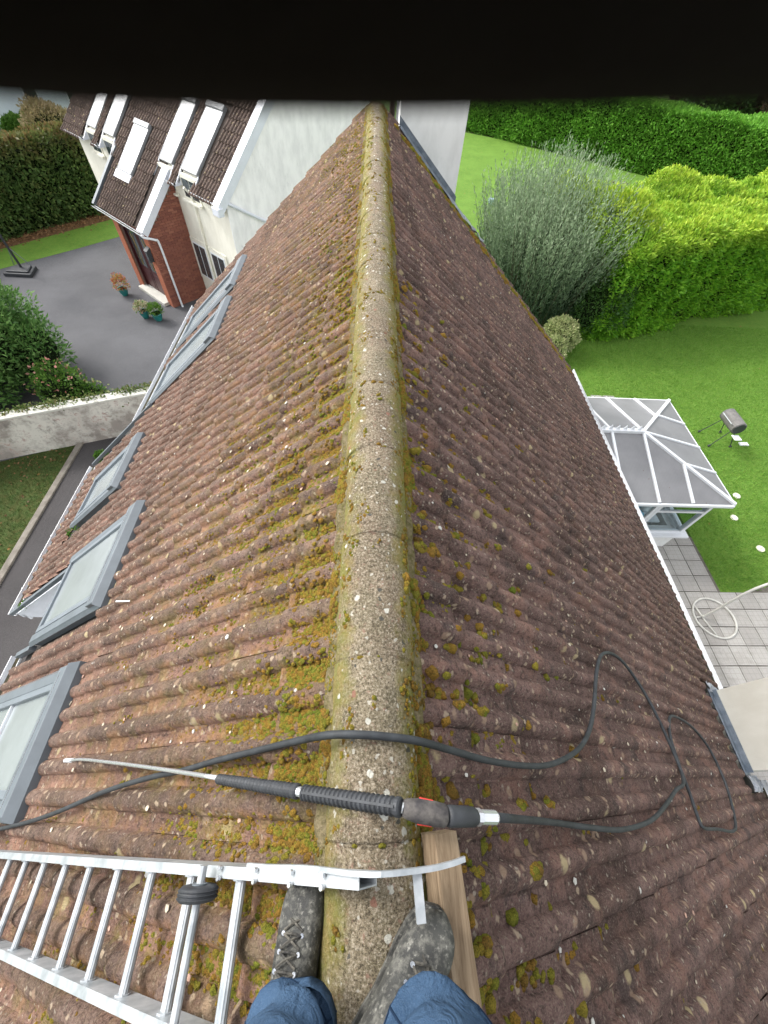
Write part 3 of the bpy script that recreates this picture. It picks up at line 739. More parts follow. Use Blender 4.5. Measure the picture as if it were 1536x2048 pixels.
l.add([Vector((.42, 8.488, ZAP - .36 * T + .02)), Vector((1.50, 8.488, ZAP - 1.45 * T + .02)), Vector((1.50, 8.488, ZAP - 1.45 * T + .16)), Vector((.42, 8.488, ZAP - .36 * T + .16))], [(0, 1, 2, 3)])
o = l.build('lead_apron', M_lead, ch, M=cI); sol = o.modifiers.new('thick', 'SOLIDIFY'); sol.thickness = .004
l = MB(); l.add(*strip(1, 2.05, 2.75, 8.45, 8.49, .18, .08, .065, 8, .02)); o = l.build('crumpled_lead_end', M_leadold, ch, M=cI); o.modifiers.new('thick', 'SOLIDIFY').thickness = .004
o = MB(); o.tube([(.30, 8.62, 6.6), (.30, 8.62, 9.3)], .045, 10); o = o.build('soil_pipe', plain('brown_pipe', (.05, .03, .025), .5, .4)); tag(o, 'dark brown vertical pipe between white gable and grey chimney', 'pipe')
o = MB(); o.tube([(.385, 8.60, 6.8), (.385, 8.60, 9.3)], .020, 8); o = o.build('overflow_pipe', M_white); tag(o, 'thin white vertical pipe next to the brown pipe by chimney', 'pipe')

# second chimney at the right eave, beside the patio
c2 = empty('eave_chimney', 'cream rendered chimney block at right eave with black lead flashing', 'chimney', (5.2, .45, 3.4)); cI = Matrix.Translation((-5.2, -.45, -3.4))
c = MB(); c.box(4.42, 5.55, .07, .90, 0, 7.2); c.build('stack', M_chim2, c2, M=cI)
c = MB(); c.box(4.36, 5.61, .01, .96, 7.2, 7.32); c.build('stack_cap', M_chim2, c2, M=cI)
l = MB(); vs, fs = [], []
sC = (4.42 - XR) / CA
l.add([SL(1, sC - .20, .03, .06), SL(1, sC + .01, .03, .075), SL(1, sC + .01, .92, .075), SL(1, sC - .20, .92, .06)], [(0, 1, 2, 3)])
l.add([Vector((4.405, .05, SL(1, sC, 0, .06).z)), Vector((4.405, .91, SL(1, sC, 0, .06).z)), Vector((4.405, .91, SL(1, sC, 0, .06).z + .14)), Vector((4.405, .05, SL(1, sC, 0, .06).z + .14))], [(0, 1, 2, 3)])
o = l.build('lead_apron', M_lead, c2, M=cI); o.modifiers.new('thick', 'SOLIDIFY').thickness = .005
for yy, w_ in ((.94, .12), (-.05, .15)):
    l = MB(); l.add(*strip(1, sC - .24, ERs - .35, yy + w_ / 2, yy + w_ / 2, w_, w_, .075, 10, .022)); o = l.build('crumpled_lead_side', M_leadold, c2, M=cI); o.modifiers.new('thick', 'SOLIDIFY').thickness = .004
# ================================================================= FOLIAGE TOOLS
def leafmesh(name, P, D, L, Wd, mat, parent=None, kind=None):
    """P points, D unit directions (N,3); L, Wd lengths (N,)"""
    N = len(P); rnd = rng.normal(size=(N, 3)); S_ = np.cross(D, rnd); S_ /= np.linalg.norm(S_, axis=1)[:, None] + 1e-9
    L = np.broadcast_to(L, (N,))[:, None]; Wd = np.broadcast_to(Wd, (N,))[:, None]
    nn = np.cross(D, S_)
    V = np.stack([P, P + D * L * .45 + S_ * Wd * .5 + nn * Wd * .12, P + D * L, P + D * L * .45 - S_ * Wd * .5 + nn * Wd * .12], 1).reshape(-1, 3)
    me = bpy.data.meshes.new(name); me.vertices.add(4 * N); me.vertices.foreach_set('co', V.ravel())
    me.loops.add(4 * N); me.loops.foreach_set('vertex_index', np.arange(4 * N)); me.polygons.add(N)
    me.polygons.foreach_set('loop_start', np.arange(0, 4 * N, 4)); me.polygons.foreach_set('loop_total', np.full(N, 4))
    me.materials.append(mat); me.update(); me.validate(); o = link(name, me, parent)
    if kind: o['kind'] = kind
    return o
def unit(a): return a / (np.linalg.norm(a, axis=1)[:, None] + 1e-9)
def nz3(P, s, seed=0):
    x, y, z = P[:, 0] * s + seed, P[:, 1] * s + seed * 1.7, P[:, 2] * s
    return (np.sin(x * 1.7 + 1.3 * np.sin(y)) + np.sin(y * 2.1 + z * 1.3) + np.sin(z * 2.7 + x * .9) + .6 * np.sin(x * 4.1 + y * 3.7) + .6 * np.sin(z * 5.3 - y * 4.4)) / 4.2
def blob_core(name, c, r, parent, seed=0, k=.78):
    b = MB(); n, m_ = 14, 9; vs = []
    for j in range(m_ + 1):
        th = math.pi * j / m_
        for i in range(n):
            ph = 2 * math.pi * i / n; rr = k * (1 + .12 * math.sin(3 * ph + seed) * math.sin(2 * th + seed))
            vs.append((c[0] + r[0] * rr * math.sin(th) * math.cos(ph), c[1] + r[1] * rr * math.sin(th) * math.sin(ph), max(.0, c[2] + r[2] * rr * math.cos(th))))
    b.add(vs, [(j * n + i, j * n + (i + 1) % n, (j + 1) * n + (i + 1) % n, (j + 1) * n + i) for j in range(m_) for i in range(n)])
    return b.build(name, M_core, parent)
def blob_leaves(c, r, N, seed=0, amp=.22, inner=.62):
    d = unit(rng.normal(size=(N, 3))); d[:, 2] = np.where(d[:, 2] < -.5, -d[:, 2], d[:, 2])
    k = 1 + amp * nz3(d * 3, 1.0, seed) ; rad = k * (inner + (1 - inner) * rng.random(N) ** .45)
    P = np.array(c) + d * np.array(r) * rad[:, None]; P[:, 2] = np.abs(P[:, 2])
    return P, d
def bush(name, label, cat, blobs, N, L, Wd, mat, group=None, up=.35, stems=True, base=None, amp=.22):
    base = base or (blobs[0][0][0], blobs[0][0][1], 0)
    root = empty(name, label, cat, base, group); off = Matrix.Translation(-Vector(base))
    tot = sum(b[1][0] * b[1][1] * b[1][2] for b in blobs) ; PP = []; DD = []
    for i, (c, r) in enumerate(blobs):
        n = int(N * (r[0] * r[1] * r[2]) / tot); P, d = blob_leaves(c, r, n, i * 2.3 + len(label), amp)
        PP.append(P); DD.append(unit(d + rng.normal(size=d.shape) * .7 + np.array([0, 0, up])))
    P = np.vstack(PP); D = np.vstack(DD)
    s = rng.uniform(.6, 1.3, len(P)); o = leafmesh('foliage', P, D, L * s, Wd * s, mat, root); o.matrix_local = off
    if stems:
        b = MB()
        for (c, r) in blobs:
            for q in range(7):
                a = 2 * math.pi * q / 7; e = Vector(c) + Vector((r[0] * .6 * math.cos(a), r[1] * .6 * math.sin(a), r[2] * random.uniform(.1, .6))); g = Vector((base[0], base[1], 0)) + Vector((.08 * math.cos(a), .08 * math.sin(a), 0))
                b.tube([g, (g + e) / 2 + Vector((random.uniform(-.1, .1), 0, .1)), e], [.035, .022, .01], 5)
        o = b.build('stems', M_bark, root); o.matrix_local = off
    core = MB()
    for i, (c, r) in enumerate(blobs):
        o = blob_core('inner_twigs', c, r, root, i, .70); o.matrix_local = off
    return root
def hedge(name, label, P0, P1, th, h, N, L, Wd, mat, cat='hedge', amp=.18, top_bulge=.2, seed=0, both=True, up=.3):
    P0, P1 = np.array(P0, float), np.array(P1, float); d = (P1 - P0); ln = np.linalg.norm(d); d /= ln; n = np.array([-d[1], d[0]])
    root = empty(name, label, cat, (P0[0], P0[1], 0)); off = Matrix.Translation((-P0[0], -P0[1], 0))
    # areas
    A = np.array([ln * h, ln * h * (.5 if both else .1), ln * th, th * h, th * h]); A = A / A.sum(); which = rng.choice(5, N, p=A)
    u = rng.random(N); v = rng.random(N); X = np.zeros((N, 3)); Nn = np.zeros((N, 3))
    for w_ in range(5):
        k = which == w_; uu, vv = u[k], v[k]
        if w_ < 2: a, b, z = uu * ln, np.full(k.sum(), 0. if w_ == 0 else th), vv * h; nn = np.array([n[0], n[1], 0]) * (-1 if w_ == 0 else 1)
        elif w_ == 2: a, b, z = uu * ln, vv * th, np.full(k.sum(), h); nn = np.array([0, 0, 1.])
        else: a, b, z = np.full(k.sum(), 0. if w_ == 3 else ln), uu * th, vv * h; nn = np.array([d[0], d[1], 0]) * (-1 if w_ == 3 else 1)
        X[k, 0] = P0[0] + d[0] * a + n[0] * b; X[k, 1] = P0[1] + d[1] * a + n[1] * b; X[k, 2] = z; Nn[k] = nn
    # round the top edges and swell the surface
    k = nz3(X, 1.1, seed) * amp + nz3(X, 3.3, seed + 4) * amp * .45
    depth = rng.random(N) ** 2 * .35
    X = X + Nn * (k - depth)[:, None]
    X[:, 2] += nz3(X, .55, seed + 9) * top_bulge * (X[:, 2] / h); X[:, 2] = np.maximum(X[:, 2], .02)
    D = unit(Nn + rng.normal(size=(N, 3)) * .6 + np.array([0, 0, up])); s = rng.uniform(.6, 1.35, N)
    o = leafmesh('foliage', X, D, L * s, Wd * s, mat, root); o.matrix_local = off
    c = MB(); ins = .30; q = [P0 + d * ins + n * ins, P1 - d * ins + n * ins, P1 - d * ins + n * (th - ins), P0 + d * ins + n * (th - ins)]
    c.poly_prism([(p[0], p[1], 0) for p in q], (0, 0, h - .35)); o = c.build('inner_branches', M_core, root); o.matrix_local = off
    return root

# ---- left side
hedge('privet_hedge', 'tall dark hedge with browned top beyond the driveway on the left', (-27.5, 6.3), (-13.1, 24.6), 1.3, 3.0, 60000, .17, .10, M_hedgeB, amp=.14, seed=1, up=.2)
bush('laurel_bush', 'big dark green bush at left edge behind the garden wall', 'bush', [((-11.2, 10.9, 1.2), (1.45, 1.5, 1.65)), ((-11.3, 9.0, .9), (1.3, 1.2, 1.25)), ((-12.6, 10.4, 1.3), (1.6, 1.6, 1.7)), ((-10.2, 11.0, .8), (.85, .9, 1.1))], 26000, .15, .05, leaf_mat('bush_leaves', (.05, .13, .03), (.085, .20, .045), (.14, .28, .07), (.22, .36, .11)), amp=.35)
bush('rose_bush', 'thin rose bush with pink and white blooms behind the garden wall', 'bush', [((-9.0, 9.7, .55), (.8, .6, .65)), ((-8.2, 9.6, .35), (.6, .4, .45))], 2600, .08, .045, M_fresh, amp=.4)
pr = MB()
def petals(c, r, n, mat, name, parent=None, L=.05, Wd=.045):
    P, d = blob_leaves(c, r, n, 1, .4, .9); return leafmesh(name, P, unit(d + rng.normal(size=d.shape) * .5), L * rng.uniform(.7, 1.3, n), Wd * rng.uniform(.7, 1.3, n), mat, parent)
rb = [o for o in COL.objects if o.name == 'rose_bush'][0]
o = petals((-9.0, 9.7, .6), (.8, .6, .7), 90, M_pink, 'blooms', rb, .09, .08); o['kind'] = 'stuff'; o.matrix_local = Matrix.Translation((9.0, -9.7, 0))
o = petals((-8.2, 9.6, .4), (.6, .4, .5), 40, M_varieg, 'pale_leaves', rb, .07, .06); o['kind'] = 'stuff'; o.matrix_local = Matrix.Translation((9.0, -9.7, 0))
bush('small_weed', 'small bright green weed at the foot of the house by the path', 'plant', [((G(205, 913, .15).x, G(205, 913, .15).y, .14), (.16, .13, .16))], 260, .08, .05, M_fresh, stems=False)
for px, py, s0 in ((149, 1064, .07), (51, 1210, .06)):
    P, d = blob_leaves(pslope(px, py, -1, .03), (s0, s0, s0 * .6), 60, 0, .3)
    o = leafmesh('tuft', P, unit(d + np.array([0, 0, .4])), .035, .02, M_fresh, house)

# ---- garden wall
gd = Vector((.934, .357, 0)); gn = Vector((-.357, .934, 0)); g0 = Vector((-9.9, 7.3, 0))
gw = empty('garden_wall', 'weathered pale garden wall between driveway and side path', 'wall', g0)
M = Matrix(((gd.x, gn.x, 0, 0), (gd.y, gn.y, 0, 0), (0, 0, 1, 0), (0, 0, 0, 1)))
w = MB(); w.box(-9, 6.2, 0, .22, -.02, 1.20); w.build('wall_face', M_gwall, gw, M=M)
for k in range(19):
    w = MB(); x0 = -9 + k * .80; w.box(x0 + .004, x0 + .796, -.03, .26, 1.202, 1.262); o = w.build('coping_stone', M_chim2, gw, M=M); bevel(o, .01)
N = 5200; u_ = rng.random(N); P = np.zeros((N, 3)); a_ = -3.2 + 8.4 * u_; clump = .5 + .5 * np.sin(a_ * 2.3) * np.sin(a_ * 5.1 + 1)
P[:, 0] = g0.x + gd.x * a_ + gn.x * (.22 + rng.normal(0, .09, N)); P[:, 1] = g0.y + gd.y * a_ + gn.y * (.22 + rng.normal(0, .09, N)); P[:, 2] = 1.24 + np.abs(rng.normal(0, .06, N)) * (0.3 + clump) - rng.random(N) ** 3 * .3
keep = rng.random(N) < .35 + .65 * clump
D = unit(rng.normal(size=(N, 3)) + np.array([0, -.4, .7])); iv = leafmesh('ivy', P[keep], D[keep], .07, .05, leaf_mat('ivy_leaves', (.05, .10, .02), (.10, .16, .04), (.16, .19, .06), (.2, .17, .07)))
tag(iv, 'thin ivy creeping along the top of the garden wall', 'ivy', kind='stuff')

# ---- fallen leaves on the front lawn, beds
def litter(name, pts, mat, s=.07, kind='stuff'):
    P = np.array(pts); n = len(P); D = unit(rng.normal(size=(n, 3)) * np.array([1, 1, .15])); o = leafmesh(name, P, D, s * rng.uniform(.6, 1.3, n), s * .7, mat)
    o['kind'] = kind; o['label'] = None or 'scattered fallen leaves on the ground'; o['category'] = 'leaves'; return o
pts = [(random.uniform(-15, -8.3), random.uniform(-3, 7.4), .02) for _ in range(700)] + [(g0.x + gd.x * a + .1, g0.y + gd.y * a - random.random() * .5, .02) for a in [random.uniform(-6, 1.8) for _ in range(260)]]
litter('fallen_leaves', pts, M_litter)['label'] = 'brown fallen leaves scattered over the dull green front lawn'
pts = []
for _ in range(2600):
    t_ = random.random(); b_ = abs(random.gauss(.0, .45)); pts.append((-27.5 + 14.4 * t_ + .786 * b_, 6.3 + 18.3 * t_ - .618 * b_, .03))
litter('hedge_leaf_litter', pts, M_litter, .11)['label'] = 'band of brown leaf litter along the foot of the long dark hedge'
# grass blades giving the lawns a nap
def blades(name, label, N, region, zc, mat, L=.07):
    (x0, x1, y0, y1), ok = region; P = np.zeros((N, 3)); P[:, 0] = rng.uniform(x0, x1, N); P[:, 1] = rng.uniform(y0, y1, N); P[:, 2] = zc
    k = np.array([ok(a, b) for a, b in P[:, :2]]); P = P[k]; n = len(P)
    D = unit(rng.normal(size=(n, 3)) * .45 + np.array([0, 0, 1.])); o = leafmesh(name, P, D, L * rng.uniform(.5, 1.4, n), .018, mat, kind='stuff'); o['label'] = label; o['category'] = 'grass'
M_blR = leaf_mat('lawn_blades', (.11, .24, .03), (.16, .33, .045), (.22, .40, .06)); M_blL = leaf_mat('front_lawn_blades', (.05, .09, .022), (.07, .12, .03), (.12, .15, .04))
blades('lawn_grass', 'short bright green grass of the back lawn', 170000, ((4.9, 21, 1.5, 16), lambda x, y: (y > 8.65) or (x > 8.76 and y > 3.78 and math.hypot(x - 10.55, y - 3.2) > .9) or x > 12.6), .0, M_blR, .06)
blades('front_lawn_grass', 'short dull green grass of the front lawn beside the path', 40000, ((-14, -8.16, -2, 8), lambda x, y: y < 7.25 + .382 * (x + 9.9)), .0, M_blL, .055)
b = MB(); b.tube([(10.55 + .50 * math.cos(a), 3.2 + .50 * math.sin(a), .06) for a in [2 * math.pi * k / 28 for k in range(28)]], .055, 8, closed=True)
pl = empty('round_planting_ring', 'round concrete planting ring with green plant at right edge of patio', 'planter', (10.55, 3.2, 0)); off = Matrix.Translation((-10.55, -3.2, 0))
b.build('ring', M_chim2, pl, M=off); P, d = blob_leaves((10.55, 3.2, .2), (.42, .42, .28), 1500, 3); o = leafmesh('foliage', P, unit(d + rng.normal(size=d.shape) * .5), .09, .04, M_fresh, pl); o.matrix_local = off
b = MB(); b.add([(10.55 + .46 * math.cos(a), 3.2 + .46 * math.sin(a), .03) for a in [2 * math.pi * k / 24 for k in range(24)]], [tuple(range(24))]); b.build('soil', stone_like('soil', (.05, .035, .025), (.09, .06, .04), 12), pl, M=off)

# ---- right side vegetation
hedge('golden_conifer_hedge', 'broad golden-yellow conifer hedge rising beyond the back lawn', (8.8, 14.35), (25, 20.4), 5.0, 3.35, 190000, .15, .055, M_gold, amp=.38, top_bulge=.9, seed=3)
hedge('far_green_hedge', 'tall bright green hedge at far end of the back lawn', (4.5, 48.2), (26.0, 32.3), 2.2, 3.5, 110000, .19, .085, M_hedgeG, amp=.22, top_bulge=.4, seed=6)
hedge('side_green_hedge', 'green hedge curving forward on the right beyond the golden conifers', (25.5, 33.0), (33.5, 24.0), 2.2, 2.6, 26000, .24, .10, M_hedgeG, amp=.4, top_bulge=.6, seed=8)
# grey-green upright willow-like shrub: many whippy stems
root = empty('whippy_shrub', 'large feathery grey-green shrub of upright whippy stems beside the roof verge', 'shrub', (7.2, 17.0, 0)); off = Matrix.Translation((-7.2, -17.0, 0))
NS = 1900; PP = []; DD = []; st = MB()
for i in range(NS):
    a = random.uniform(0, 2 * math.pi); rr = math.sqrt(random.random()); bx, by = 7.0 + 2.1 * rr * math.cos(a), 17.4 + 2.6 * rr * math.sin(a)
    H = random.uniform(2.9, 4.9) * (1.08 - .32 * rr * rr); lean = .22 + .30 * rr; tx, ty = bx + lean * H * .55 * math.cos(a) * rr + random.gauss(0, .12), by + lean * H * .55 * math.sin(a) * rr + random.gauss(0, .12)
    n = 46; t_ = np.linspace(.12, 1.0, n); path = np.stack([bx + (tx - bx) * t_ ** 1.4, by + (ty - by) * t_ ** 1.4, H * t_], 1)
    d = unit(np.gradient(path, axis=0)); PP.append(path + rng.normal(0, .045, path.shape) * (1.45 - t_)[:, None]); DD.append(unit(d * .9 + rng.normal(0, .34, d.shape)))
    if i % 6 == 0: st.tube([(bx, by, 0), tuple(path[n // 2]), tuple(path[-1])], [.012, .007, .003], 3)
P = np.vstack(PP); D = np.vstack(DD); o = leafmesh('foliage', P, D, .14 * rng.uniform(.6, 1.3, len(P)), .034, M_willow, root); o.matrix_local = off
o = st.build('stems', M_bark, root, M=off); o = blob_core('inner_twigs', (7.3, 17.2, 1.3), (1.9, 2.3, 1.9), root, 2, .8); o.matrix_local = off
bush('variegated_bush', 'pale cream-green variegated bush at the corner of right verge', 'bush', [((G(1118, 672, .6).x, G(1118, 672, .6).y, .6), (.66, .66, .66)), ((G(1105, 700, .4).x, G(1105, 700, .4).y, .4), (.5, .5, .5))], 7000, .085, .05, M_varieg, amp=.25)
bush('bright_green_shrub', 'small bright green shrub peeping over verge beneath the whippy shrub', 'bush', [((G(1028, 570, .9).x, G(1028, 570, .9).y, .9), (.5, .6, .85))], 4200, .11, .05, M_fresh, amp=.35)
bush('rusty_shrub', 'low reddish-brown shrub between golden conifers and far green hedge', 'bush', [((11.6, 22.6, 1.4), (1.5, 1.2, 1.5)), ((13.3, 22.6, 1.2), (1.2, 1.0, 1.2))], 8000, .13, .06, leaf_mat('rusty_leaves', (.10, .05, .03), (.14, .08, .04), (.07, .08, .03)), amp=.3)
bush('evergreen_shrub', 'dark green shrub in shadow between whippy shrub and conifer hedge', 'bush', [((8.9, 15.2, 1.0), (1.2, 1.0, 1.3))], 7000, .12, .05, M_darkg)
def tree(label, x, y, r, H, mat, N=9000, name='dark_tree'):
    root = empty(name, label, 'tree', (x, y, 0), 'trees beyond the far hedge'); t_ = MB(); t_.tube([(0, 0, 0), (.1, 0, H * .35), (0, .1, H * .75)], [.28, .2, .08], 8)
    for q in range(7): a = q * .9; t_.tube([(0, 0, H * (.25 + .06 * q)), (math.cos(a) * r * .6, math.sin(a) * r * .6, H * (.45 + .06 * q))], [.09, .03], 5)
    t_.build('trunk', M_bark, root); PP = []; DD = []
    for q in range(14):
        a = random.uniform(0, 6.28); rr = random.uniform(.1, .62) * r; c = (rr * math.cos(a), rr * math.sin(a), H * random.uniform(.38, .9)); k = r * random.uniform(.32, .5)
        P, d = blob_leaves(c, (k, k, k * .8), N // 14, q, .35, .4); PP.append(P); DD.append(unit(d + rng.normal(size=d.shape) * .6))
    leafmesh('crown', np.vstack(PP), np.vstack(DD), .3, .16, mat, root)
for x, y, r, H, mt, lb in ((30, 38.5, 3.8, 6.5, M_brownl, 'dark brownish tree at the upper right corner beyond the hedges'), (36, 33, 4.2, 7, M_brownl, 'rust-brown tree at far right behind curved green hedge'), (25.5, 43, 4.0, 7.5, M_darkg, 'deep green tree behind the far hedge, middle of the row'),
        (19, 48, 4.5, 8, M_darkg, 'deep green tree behind the far hedge, nearest the chimney on its right'), (42, 40, 5, 9, M_darkg, 'tall green tree furthest right beyond the hedge line'), (40, 27, 4, 7, M_brownl, 'brown-leaved tree nearest at right edge past the curved hedge'),
        (33, 47, 5, 9.5, M_darkg, 'tall green tree in the second row beyond far hedge'), (11, 53, 5, 9, M_darkg, 'broad dark tree behind the far hedge directly beyond the chimney'), (50, 52, 7, 12, M_darkg, 'largest dark green tree on the horizon at right'), (-48, 60, 7, 12, M_darkg, 'dark tree beyond the pale blue building')):
    tree(lb, x, y, r, H, mt, 12000)
bush('tan_bush', 'tan seed-headed bush glimpsed over far hedge at upper right', 'bush', [((28.5, 35.5, 2.9), (1.3, 1.3, 1.1))], 2000, .22, .1, M_tan)

hedge('dark_woodland_edge', 'dark brownish belt of trees closing the view beyond the hedges at upper right', (27, 50), (62, 22), 6, 6.5, 42000, .45, .2, M_brownl, cat='trees', amp=.9, top_bulge=1.6, seed=12)
# ================================================================= PALE BLUE BUILDING
A0 = Vector((-24.7, 35.6, 0)); bd = Vector((.768, .640, 0)); bn = Vector((.640, -.768, 0))
bb = empty('pale_blue_building', 'pale blue rendered house with dark windows beyond the long hedge', 'house', A0)
MB_ = Matrix(((bd.x, -bn.x, 0, 0), (bd.y, -bn.y, 0, 0), (0, 0, 1, 0), (0, 0, 0, 1)))
w = MB(); w.box(-16, 9, 0, 8, .45, 5.2); w.build('wall', plain('pale_blue_render', (.55, .61, .66), .8, .2, .06, 2), bb, M=MB_)
w = MB(); w.box(-16.02, 9.02, -.04, 8.02, 0, .45); w.build('plinth', plain('grey_plinth', (.13, .15, .17), .8, .2), bb, M=MB_)
w = MB(); w.poly_prism([(-16.4, -.5, 5.1), (-16.4, 8.5, 5.1), (-16.4, 4, 8.2)], (25.8, 0, 0)); w.build('roof', plain('slate', (.07, .075, .085), .6, .3, .2, 6), bb, M=MB_)
def bhit(px, py):
    r = ray(px, py); nrm = Vector((-bn.x, -bn.y, 0)); k = (A0 - Vector((0, 0, HC))).dot(nrm) / r.dot(nrm); p = Vector((0, 0, HC)) + r * k - A0; return p.dot(bd), p.z
for (x0, x1, z0, z1) in [(*[bhit(67, 231)[0], bhit(94, 228)[0]], bhit(80, 230)[1], 4.6), (bhit(148, 219)[0] - .1, bhit(148, 219)[0] + 1.3, bhit(148, 222)[1], 4.6), (bhit(0, 238)[0] - 1.4, bhit(0, 238)[0] + .1, bhit(0, 238)[1], 4.6)]:
    f = MB(); f.box(x0, x1, -.05, .02, z0 - .06, z1); fo = f.build('window', M_white, bb, M=MB_); f = MB(); f.box(x0 + .07, x1 - .07, -.056, -.03, z0 + .02, z1 - .08); f.build('pane', M_glass_dark, fo)
for (px, py, r, lab, mt) in ((40, 262, .85, 'rounded green shrub against pale blue wall, leftmost', M_fresh), (103, 258, 1.5, 'wide tan shrub against the pale blue wall, middle of three', M_tan), (72, 245, .8, 'green leafy shrub just behind the tan shrub by blue wall', M_fresh)):
    g = G(px, py, r * .7); bush('far_shrub', lab, 'bush', [((g.x, g.y, r * .7), (r, r * .8, r * .85))], 3500, .16, .08, mt, group='shrubs before the pale blue building', stems=False)

# ================================================================= THE NEIGHBOURING HOUSE, turned 42 degrees
HU = Vector((.7413, -.6712, 0)); HW = Vector((.6712, .7413, 0)); H0 = Vector((-7.6, 15.4, 0))
nb = empty('main_house', 'cream and white house with brick porch, brown roof and bright skylights', 'house', M=Matrix(((HU.x, HW.x, 0, H0.x), (HU.y, HW.y, 0, H0.y), (0, 0, 1, 0), (0, 0, 0, 1))))
RZ = lambda b_: 3.86 + .9 * (b_ - 1.35)
bl = math.atan(.9); bc, bs = math.cos(bl), math.sin(bl)
w = MB(); w.box(-6.75, 2.88, 1.53, 9.6, 0, 3.80); 
w.poly_prism([(2.88, 1.53, 3.801), (2.88, 9.6, 3.801), (2.88, 5.6, RZ(5.6) - .12), (2.88, 1.56, 3.95)][:3] + [(2.88, 1.53, RZ(1.53) - .1)], (-9.6, 0, 0)); w.build('wall', M_cream, nb)
w = MB(); w.poly_prism([(2.885, 1.53, .0), (2.885, 9.6, .0), (2.885, 9.6, 3.9), (2.885, 5.6, RZ(5.6) - .1), (2.885, 1.53, RZ(1.53) - .08)], (.03, 0, 0)); w.build('gable_wall', M_gable, nb)
pf = MB()
def hs(x, b_, h=0.0): return Vector((x, b_ - h * bs, RZ(b_) + h * bc))
def hq(mb_, x0, x1, b0, b1, h0=-.10, h1=-.035):
    vs = [hs(x, b_, h) for h in (h0, h1) for b_ in (b0, b1) for x in (x0, x1)]; mb_.add(vs, [(0, 2, 3, 1), (4, 5, 7, 6), (0, 1, 5, 4), (2, 6, 7, 3), (0, 4, 6, 2), (1, 3, 7, 5)])
hq(pf, -7.0, 2.8, 1.98, 5.6); hq(pf, -3.3, -.3, -.05, 1.979); 
for x0, x1 in ((-7.0, -5.6), (-4.85, -4.4), (-3.58, -3.301), (-.299, -.68 + .02), (.12, .58), (1.5, 2.8)):
    if x1 > x0: hq(pf, x0, x1, 1.35, 1.979)
pf.poly_prism([(-7, 5.6, RZ(5.6) - .05), (-7, 9.8, RZ(1.4)), (-7, 9.8, RZ(1.4) - .1), (-7, 5.6, RZ(5.6) - .15)], (9.8, 0, 0))
nroof = pf.build('roof', stone_like('far_felt', (.05, .04, .035), (.08, .06, .05), 6), nb)
HSKY = [(-2.68, -1.75, .98, 2.23), (.60, 1.48, 1.62, 3.16), (-.66, .10, 1.62, 3.12), (-4.37, -3.60, 1.62, 2.78), (-5.57, -4.87, 1.62, 2.66)]
ft = []; TMF = make_tile_meshes('roof_tile', M_fartile)
for row in range(0, 24):
    b_up = 5.6 - (row * GA + .02) * bc       # upper end of the row
    if b_up < .0: break
    for k in range(-24, 10):
        x = k * .30 + .08
        if x > 2.68: continue
        bm = b_up - .19 * bc
        if bm < 1.25 and not (-3.2 < x < -.42): continue
        if bm < -.05: continue
        if any(x0 - .12 < x < x1 + .12 and b0 - .1 - .03 < bm < b1 + .12 for x0, x1, b0, b1 in HSKY): continue
        if bm < 1.7 and any(x0 - .10 < x < x1 + .10 for x0, x1, b0, b1 in HSKY[1:]): continue
        Mx = frameM(hs(x, b_up, -.012), Vector((-1, 0, 0)), Vector((0, -bc, -bs)), Vector((0, -bs, bc))) @ Matrix.Rotation(random.uniform(-.006, .006), 4, 'Z')
        ft.append((Mx, nb.matrix_world @ hs(x, bm)))
lay(ft, TMF, M_fartile, nroof, 'roof_tile')
# verge boards and gutters
v = MB(); hq(v, -.305, .06, -.10, 1.50, -.16, .05); v.build('verge_board', M_fascia, nb); v = MB(); hq(v, 2.70, 3.0, 1.22, 5.6, -.20, .05); v.build('verge_board', M_fascia, nb)
v = MB(); hq(v, -3.42, -3.28, -.10, 1.5, -.16, .04); v.build('verge_board', M_greyfl, nb)
v = MB(); v.box(2.72, 3.06, 1.12, 1.32, RZ(1.2) - .20, RZ(1.2) + .02); o = v.build('eave_box', M_fascia, nb); bevel(o, .02)
for x0, x1, b_ in ((-3.35, .05, -.14), (1.5, 2.85, 1.27), (.12, .58, 1.27), (-7.0, -5.6, 1.27), (-4.85, -4.4, 1.27)):
    gutter((x0, b_, RZ(b_) + .0), (x1, b_, RZ(b_) + .0), .055, parent=nb)
p = MB(); p.tube(smooth_path([(-.05, -.16, 2.50), (.05, -.10, 2.44), (.10, .20, 2.32), (.10, .29, 2.18), (.10, .30, 1.2), (.10, .30, .08), (.16, .28, .03)], 4), .037, 8); p.build('downpipe', M_white, nb)
p = MB(); p.tube(smooth_path([(1.06, 1.28, 3.8), (1.06, 1.40, 3.65), (1.06, 1.46, 3.5), (1.06, 1.46, 1.5), (1.06, 1.46, .1)], 4), .035, 8); p.build('downpipe', M_cream, nb)
p = MB(); p.tube([(2.97, 1.55, 3.80), (2.97, 2.76, 3.10), (2.97, 3.6, 2.75)], .045, 8); p.build('waste_pipe', M_fascia, nb)
